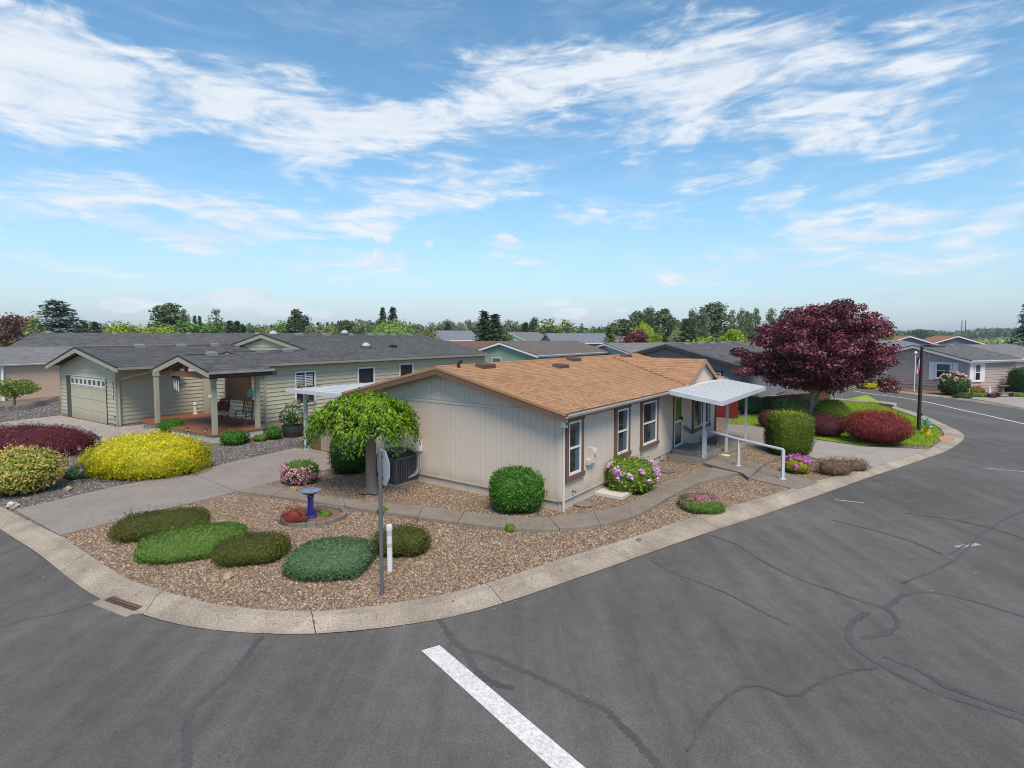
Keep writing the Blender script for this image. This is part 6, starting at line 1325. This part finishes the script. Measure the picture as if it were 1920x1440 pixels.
# tree kinds for the background, nominal 10 m tall
def kind_mesh(kind, m, seed):
    r = np.random.default_rng(seed); cs, rs = [], []
    if kind in ('conifer', 'fir'):
        R0 = 3.0 if kind == 'conifer' else 2.0; parts = []; mb = MB().tube([(0, 0, -.3), (0, 0, 9.7)], [.28, .03], 6); nl = 22
        for k in range(nl):
            f = k / nl; z = .9 + 9.0 * f; rad = R0 * (1 - f) ** .7 * (.85 + .3 * r.random()) + .1; nb = int(7 + 6 * (1 - f))
            for j in range(nb):
                a = r.random() * 6.28; ln = rad * (.65 + .45 * r.random()); n = int(12 + 22 * ln / R0); s = r.random(n) ** .6; dr = -.28 * ln * s ** 1.4 + .12 * ln * s ** 4
                P = np.stack([np.cos(a) * ln * s, np.sin(a) * ln * s, z + dr], 1) + r.normal(size=(n, 3)) * .10 * np.array([1, 1, .6])
                parts.append(leaves(P, np.tile([0, 0, 1.], (n, 1)) + .5 * r.normal(size=(n, 3)) * .6 + np.array([math.cos(a), math.sin(a), 0]) * .4, .42, .2, np.clip(.15 + .5 * s * r.random(n) + .3 * r.random(), 0, 1), -.2, .7, r))
        V, Fa, A = join(parts); return np_mesh('crown', V, Fa, m, A), mb.mesh('trunk', M_BARK), 2 * R0
    if kind == 'willow':
        parts = []
        for i in range(260):
            a = r.random() * 6.28; q = r.random() ** .5; rim = np.array([math.cos(a) * 4 * q, math.sin(a) * 4 * q, 9.6 - 3.0 * q ** 2 + r.normal() * .5]); ln = 2 + 3.5 * r.random(); n = 22; s = np.linspace(0, 1, n)
            P = rim + np.stack([s * .5 * math.cos(a), s * .5 * math.sin(a), -ln * s ** 1.2], 1) + r.normal(size=(n, 3)) * .12; P[:, 2] = np.maximum(P[:, 2], .5)
            parts.append(leaves(P, unit(np.array([math.cos(a), math.sin(a), .5]) + .4 * r.normal(size=(n, 3))), .6, .2, np.clip(.8 - .4 * s + .3 * r.random(n) - .1, 0, 1), -1.5, .5, r))
        V, Fa, A = join(parts); mb = MB().tube([(0, 0, -.2), (0, 0, 5)], [.5, .25], 8)
        for i in range(10): a = i * .63; mb.tube([(0, 0, 3.5), (2 * math.cos(a), 2 * math.sin(a), 7.5)], [.2, .06], 5)
        return np_mesh('crown', V, Fa, m, A), mb.mesh('trunk', M_BARK), 8.4
    P_ = dict(broad=(3.6, 5.6, 4.2, 46, 1.25, 60, (.5, .34), .75), poplar=(1.9, 5.4, 4.7, 60, .80, 46, (.42, .3), .9), airy=(2.3, 5.8, 4.3, 44, .72, 34, (.36, .26), .7), sparse=(2.2, 6.0, 4.0, 26, .62, 26, (.36, .22), .6), low=(5.0, 4.6, 5.0, 50, 1.7, 60, (.7, .45), .8), plum=(4.2, 5.4, 4.5, 60, 1.2, 60, (.5, .3), .7), oak=(4.2, 6.2, 3.6, 34, 1.3, 55, (.5, .34), .6))[kind]
    rx, cz, hz, nc, cr, per, leaf, flat = P_
    for i in range(nc):
        d = unit(r.normal(size=(1, 3)))[0] * (.35 + .65 * r.random() ** .45); z = cz + d[2] * hz * .9
        w = 1. if kind not in ('poplar', 'airy', 'sparse') else (1.15 - .75 * max(0, (z - 4) / 6))
        cs.append((d[0] * rx * .85 * w, d[1] * rx * .85 * w, z)); rs.append(cr * (.7 + .6 * r.random()))
    return clump_crown('crown', m, cs, rs, per, leaf, seed, flat), branch_mesh(2.2 if kind != 'low' else .6, cs, .3, seed, M_BARK, every=2), 2 * (rx + cr * .6)
TM = dict(
    green=leafmat('t_green', [(0.061, 0.122, 0.02), (0.104, 0.192, 0.035), (0.166, 0.278, 0.052), (0.227, 0.348, 0.078)], .2), dark=leafmat('t_dark', [(0.031, 0.055, 0.024), (0.055, 0.09, 0.038), (0.086, 0.136, 0.055), (0.122, 0.174, 0.078)], .15),
    cotton=leafmat('t_cotton', [(0.061, 0.09, 0.038), (0.104, 0.148, 0.062), (0.157, 0.209, 0.096), (0.227, 0.287, 0.148)], .2), lime=leafmat('t_lime', [(0.125, 0.209, 0.012), (0.209, 0.313, 0.021), (0.292, 0.397, 0.037), (0.376, 0.469, 0.062)], .3),
    olive=leafmat('t_olive', [(0.104, 0.131, 0.031), (0.174, 0.209, 0.052), (0.26, 0.287, 0.086), (0.348, 0.348, 0.122)], .2), plum=leafmat('t_plum', [(0.061, 0.017, 0.028), (0.122, 0.031, 0.046), (0.192, 0.052, 0.062), (0.26, 0.086, 0.086)], .2),
    copper=leafmat('t_copper', [(0.086, 0.035, 0.026), (0.157, 0.061, 0.043), (0.227, 0.096, 0.061)], .2), blue=leafmat('t_blue_spruce', [(0.052, 0.086, 0.07), (0.113, 0.174, 0.139), (0.209, 0.295, 0.235), (0.33, 0.418, 0.348)], .12),
    fir=leafmat('t_fir', [(0.031, 0.052, 0.026), (0.052, 0.086, 0.038), (0.086, 0.131, 0.059)], .12), pale=leafmat('t_pale', [(0.174, 0.244, 0.086), (0.26, 0.33, 0.122), (0.365, 0.434, 0.192)], .2))
CACHE = {}
def tree(name, label, px, yt, wpx, kind, m, Y, seed=0, group='trees beyond the roofs'):
    key = (kind, m, seed)
    if key not in CACHE: CACHE[key] = kind_mesh(kind, TM[m], 200 + hash((len(kind), len(m), ord(kind[0]), ord(m[0]), seed)) % 1000)
    cme, tme, nw = CACHE[key]; X = (px - 960) / F_PX * Y; hgt = CAM_H + (630 - yt) / F_PX * Y + .2; w = W(wpx, Y) * (1.35 if kind in ('conifer', 'fir') else 1.22)
    t = thing(name, label, 'tree', (X, Y, -.16), random.random() * 6.28, group); s = (w / nw, w / nw, hgt / 10.4)
    for nm, me in (('crown', cme), ('trunk', tme)): obj(nm, me, t).scale = s
T = tree
T('broadleaf_tree', 'dark green broadleaf tree behind the copper beech', 12, 604, 70, 'broad', 'green', 150)
T('copper_beech', 'brown purple copper beech beside the blue spruce', 34, 584, 68, 'broad', 'copper', 105)
T('olive_tree', 'olive green tree squeezed between copper beech and blue spruce', 66, 588, 36, 'poplar', 'olive', 100)
T('blue_spruce', 'broad blue spruce rising over the long dark roof', 109, 556, 118, 'conifer', 'blue', 82)
T('fir_tree', 'dark pointed fir right of the blue spruce', 161, 599, 26, 'fir', 'fir', 130); T('fir_tree', 'dark pointed fir nearer the lime green trees', 180, 599, 30, 'fir', 'fir', 128, 1)
T('lime_tree', 'round lime green tree over the dark roof', 236, 600, 92, 'broad', 'lime', 78); T('lime_tree', 'round lime green tree before the tall cottonwood', 292, 599, 76, 'broad', 'lime', 76, 1)
T('cottonwood', 'tall dark cottonwood behind the lime green trees', 316, 556, 66, 'poplar', 'cotton', 115); T('cottonwood', 'slimmer airy cottonwood beside the tall dark one', 348, 573, 34, 'airy', 'cotton', 120); T('broadleaf_tree', 'dense green tree below the airy cottonwood', 345, 597, 80, 'broad', 'green', 105, 1)
T('fir_tree', 'tiny dark fir far behind the purple plum', 367, 588, 15, 'fir', 'fir', 160); T('fir_tree', 'second tiny dark fir far behind the purple plum', 376, 588, 15, 'fir', 'fir', 162, 1)
T('sparse_tree', 'thin sparse tree with reaching limbs behind the purple plum', 406, 567, 50, 'sparse', 'cotton', 110); T('broadleaf_tree', 'bushy green tree below the sparse tree', 395, 602, 60, 'broad', 'green', 108); T('purple_plum', 'purple plum over the teal gable roof', 376, 617, 56, 'plum', 'plum', 72)
T('lime_shrub', 'bright lime shrub beside the purple plum', 426, 625, 34, 'broad', 'lime', 66)
for px, yt, w, s, lb in ((432, 597, 30, 0, 'dark fir in the row left of the upper sage gable, first'), (446, 598, 30, 1, 'dark fir in the row left of the upper sage gable, second'), (458, 606, 26, 0, 'dark fir in the row left of the upper sage gable, third')): T('fir_tree', lb, px, yt, w, 'fir', 'dark', 110 + px % 7, s)
T('broadleaf_tree', 'small bright green tree beside the fir row', 472, 610, 26, 'poplar', 'green', 112); T('broadleaf_tree', 'low olive tree over the upper sage gable', 498, 616, 46, 'broad', 'olive', 130)
T('broadleaf_tree', 'round green tree left of the dark oval tree', 531, 598, 48, 'broad', 'green', 118, 1); T('cottonwood', 'dark oval cottonwood over the sage roof ridge', 561, 570, 46, 'poplar', 'dark', 115, 1); T('birch', 'pale wispy tree right of the dark oval cottonwood', 591, 606, 34, 'airy', 'pale', 120)
T('broadleaf_tree', 'olive tree over the sage roof ridge', 622, 607, 46, 'broad', 'olive', 125, 1); T('oak', 'open dark oak over the sage roof ridge', 650, 594, 42, 'oak', 'dark', 150); T('broadleaf_tree', 'small dark tree right of the open oak', 675, 612, 28, 'broad', 'dark', 140)
T('fir_tree', 'slim spire fir behind the willow, left one', 719, 571, 24, 'fir', 'fir', 112); T('fir_tree', 'slim spire fir behind the willow, right one', 737, 570, 28, 'fir', 'fir', 114, 1); T('willow', 'soft green willow before two spire firs', 737, 597, 84, 'willow', 'green', 96); T('broadleaf_tree', 'dull green tree left of the willow', 700, 606, 34, 'oak', 'cotton', 130)
T('olive_tree', 'olive shrub tree right of the willow', 801, 613, 56, 'broad', 'olive', 84, 1)
for i, (px, yt, w) in enumerate(((780, 606, 40), (815, 602, 36), (838, 599, 44), (858, 601, 34), (876, 599, 36), (893, 600, 32))): T('oak', ['far oak at the left end of the even skyline row', 'second far oak in the skyline row, left of the tallest', 'tallest far oak in the even skyline row', 'far oak just right of the tallest in the skyline row', 'far oak second from the right end of the skyline row', 'far oak at the right end of the even skyline row'][i], px, yt, w, 'oak', 'cotton', 230, i % 2, 'row of far oaks on the skyline')
T('fir_tree', 'dark narrow fir in the middle of the skyline oaks', 839, 601, 22, 'fir', 'fir', 170); T('broadleaf_tree', 'bright green low trees before the skyline oaks', 862, 616, 56, 'low', 'green', 150)
T('fir_tree', 'tall dark fir rising over the mint house, left of pair', 908, 576, 44, 'fir', 'fir', 84, 1); T('fir_tree', 'tall dark fir rising over the mint house, right of pair', 927, 583, 50, 'fir', 'dark', 82); T('broadleaf_tree', 'round green shrub tree beside the fir pair', 953, 620, 32, 'broad', 'green', 90)
T('oak', 'grey green oaks behind the white gabled house', 958, 597, 54, 'oak', 'cotton', 200, 1); T('conifer_tree', 'dark conifer behind the slate roofs', 985, 601, 26, 'fir', 'dark', 180); T('conifer_tree', 'taller dark conifer behind the slate roofs', 1001, 594, 28, 'poplar', 'dark', 178)
T('willow', 'yellowish willow behind the slate roofs', 1030, 591, 62, 'airy', 'olive', 140, 1); T('willow', 'second yellowish willow behind the slate roofs', 1064, 596, 56, 'airy', 'olive', 142, 2); T('pine', 'dark crooked pine on a bare trunk', 1090, 601, 22, 'sparse', 'dark', 130)
T('broadleaf_tree', 'small green tree behind the distant low house', 1110, 613, 34, 'broad', 'green', 160); T('broadleaf_tree', 'dark green far tree right of the distant low house', 1122, 612, 30, 'broad', 'dark', 170); T('conifer_tree', 'green cone shaped tree right of the distant low house', 1143, 609, 36, 'conifer', 'green', 108)
T('purple_plum', 'broad purple plum behind the mint house wing', 1191, 613, 60, 'plum', 'plum', 80, 1)
CW = ['thin airy cottonwood at the left end of the belt behind the mint house', 'dense cottonwood left of the tall trio behind the broad purple plum', 'left tree of the tall cottonwood trio behind the broad purple plum', 'middle slim tree of the tall cottonwood trio behind the plum', 'right broad tree of the tall cottonwood trio beside the evergreen', 'low airy cottonwood behind the pale round tree', 'airy cottonwood directly behind the dense dark evergreen', 'airy cottonwood between the evergreen and the broadest cottonwood', 'broadest and tallest cottonwood of the belt above the lime hedge', 'first slim cottonwood right of the broadest cottonwood', 'second slim cottonwood right of the broadest cottonwood', 'third slim dense cottonwood above the lime green tree', 'fourth slim airy cottonwood beside the red maple crown', 'airy cottonwood peeping over the left shoulder of the red maple', 'small airy cottonwood over the red maple crown', 'sparse cottonwood with bare limbs over the red maple crown', 'tallest airy cottonwood over the middle of the red maple', 'airy cottonwood over the top of the red maple', 'last airy cottonwood beside the highest point of the red maple']
for i, (px, yt, w, k, s) in enumerate(((1150, 600, 40, 'airy', 0), (1174, 590, 60, 'poplar', 0), (1195, 577, 44, 'poplar', 1), (1217, 569, 36, 'poplar', 2), (1246, 569, 50, 'poplar', 0), (1264, 594, 36, 'airy', 1), (1300, 573, 36, 'airy', 2), (1318, 570, 34, 'airy', 0), (1338, 559, 66, 'poplar', 1), (1371, 574, 26, 'airy', 1), (1388, 572, 26, 'airy', 2), (1402, 574, 24, 'poplar', 0), (1415, 571, 26, 'airy', 0), (1445, 571, 34, 'airy', 1), (1470, 572, 30, 'airy', 2), (1495, 566, 36, 'sparse', 1), (1520, 563, 40, 'airy', 0), (1548, 564, 40, 'airy', 1), (1572, 568, 34, 'airy', 2))): T('cottonwood', CW[i], px, yt, w, k, 'cotton', 138 + (i * 7) % 22, s, 'cottonwood belt behind the blue grey house')
T('willow', 'light green willow above the broad purple plum', 1206, 601, 36, 'willow', 'lime', 100); T('broadleaf_tree', 'round pale green tree beside the broad purple plum', 1226, 616, 30, 'broad', 'lime', 92, 2)
T('conifer_tree', 'dense dark evergreen before the cottonwood belt', 1286, 592, 48, 'conifer', 'dark', 92, 1); T('broadleaf_tree', 'pale round tree left of the dense evergreen', 1266, 612, 26, 'broad', 'pale', 110)
T('lime_tree', 'low lime green hedge tree over the blue grey roof', 1322, 628, 90, 'low', 'lime', 62); T('lime_tree', 'lime green tree over the blue grey roof', 1374, 608, 52, 'broad', 'lime', 72, 2); T('lime_tree', 'low lime green tree left of the red maple', 1350, 626, 60, 'low', 'lime', 64, 1)
T('blue_spruce', 'tall blue green spruce at the right edge', 1924, 560, 64, 'conifer', 'blue', 62, 1); T('conifer_tree', 'small pointed cypress before the spruce at right', 1897, 625, 12, 'fir', 'green', 90, 2)
T('broadleaf_tree', 'bright green tree just right of the red maple', 1668, 622, 32, 'broad', 'lime', 85); T('broadleaf_tree', 'small dark shrub tree right of the red maple', 1683, 628, 18, 'broad', 'dark', 95)
T('oak', 'rounded far oak over the fields', 1724, 615, 36, 'oak', 'dark', 420); T('oak', 'smaller far oak over the fields', 1770, 622, 24, 'oak', 'dark', 440, 1)

# far woods, orchard and hills
def woods(name, label, pts, hlo, hhi, m, n, leaf, seed):
    r = np.random.default_rng(seed); P = []; 
    for _ in range(n):
        i = r.integers(len(pts) - 1); f = r.random(); a, b = pts[i], pts[i + 1]; x, y = a[0] + (b[0] - a[0]) * f, a[1] + (b[1] - a[1]) * f
        hh = hlo + (hhi - hlo) * (.5 + .5 * math.sin(x * .055 + seed) * math.sin(x * .021 + 2 * seed)); P.append((x + r.normal() * 3, y + r.normal() * 8, hh * r.random() ** .5))
    P = np.array(P); N = unit(r.normal(size=P.shape) + np.array([0, -.6, .6])); V, Fa, A = leaves(P, N, leaf, leaf * .7, r.random(len(P)), .2, 1., r)
    tag(obj(name, np_mesh(name, V, Fa, m, A)), label, 'woods', kind='stuff')
woods('far_woods', 'far wooded skyline behind the roofs', [(-420, 330), (-150, 300), (60, 310), (180, 340)], 6, 12, TM['cotton'], 12000, 2.6, 3)
woods('far_woods', 'blue green far wood on the right skyline', [(520, 780), (640, 800), (700, 760)], 6, 13, TM['cotton'], 4500, 4.5, 5)
woods('far_woods', 'low far wood right of the red maple', [(300, 480), (360, 520), (420, 540)], 2, 6, TM['dark'], 2200, 3.2, 6)
woods('orchard', 'pale green orchard rows in the fields', [(95, 140), (150, 170), (230, 210)], 1.2, 2.6, TM['pale'], 6000, 1.3, 7)
woods('orchard', 'pale green orchard rows behind the orange roof', [(110, 190), (200, 230), (300, 260)], 1.5, 3.0, TM['pale'], 6000, 1.6, 8)
hm = MB(); nx = 90
for i in range(nx):
    x = -4200 + 8400 * i / (nx - 1); hh = 15 + 8 * math.sin(i * .31) + 4 * math.sin(i * .83 + 1); hm.v += [(x, 4200, -5), (x, 4400 + 200 * math.sin(i), hh), (x, 5200, -5)]
for i in range(nx - 1):
    for k in (0, 1): hm.f.append((3 * i + k, 3 * i + 3 + k, 3 * i + 4 + k, 3 * i + 1 + k)); hm.mi.append(0); hm.var.append(.5)
struct(hm.build('hills', mat('far_hills', (.06, .09, .05), .95, (.09, .12, .07), .004, .2), smooth=True, fix=False), 'low wooded hills on the far horizon', 'hills')
for px, lb in ((1804, 'left one of two thin radio masts on the horizon'), (1811, 'right one of two thin radio masts on the horizon')):
    q = atY(px, 600, 500); mb = MB().tube([(0, 0, 0), (0, 0, q.z)], [.45, .3], 6)
    for k in range(4): mb.bar((-.9, 0, q.z * (.5 + .13 * k)), (.9, 0, q.z * (.5 + .13 * k)), .2)
    tag(mb.build('radio_mast', M_DGREY, None, (q.x, 500, 0)), lb, 'mast', 'radio masts on the horizon')

# thin summer air: one closed box round the camera and everything below the sky
hz = MB().box(-5200, 5200, -320, 9200, -6.5, 31).build('haze', bpy.data.materials.new('haze_air'))
hm_ = hz.data.materials[0]; hm_.use_nodes = True; ht = NT(hm_.node_tree); ht.n.clear()
ho = ht.new('ShaderNodeOutputMaterial'); hv = ht.new('ShaderNodeVolumePrincipled'); hv.inputs['Color'].default_value = (.80, .88, .96, 1); hv.inputs['Density'].default_value = HAZE; hv.inputs['Anisotropy'].default_value = .2
ht.l.new(hv.outputs[0], ho.inputs['Volume']); tag(hz, 'thin pale summer haze over the fields', 'haze', kind='stuff')
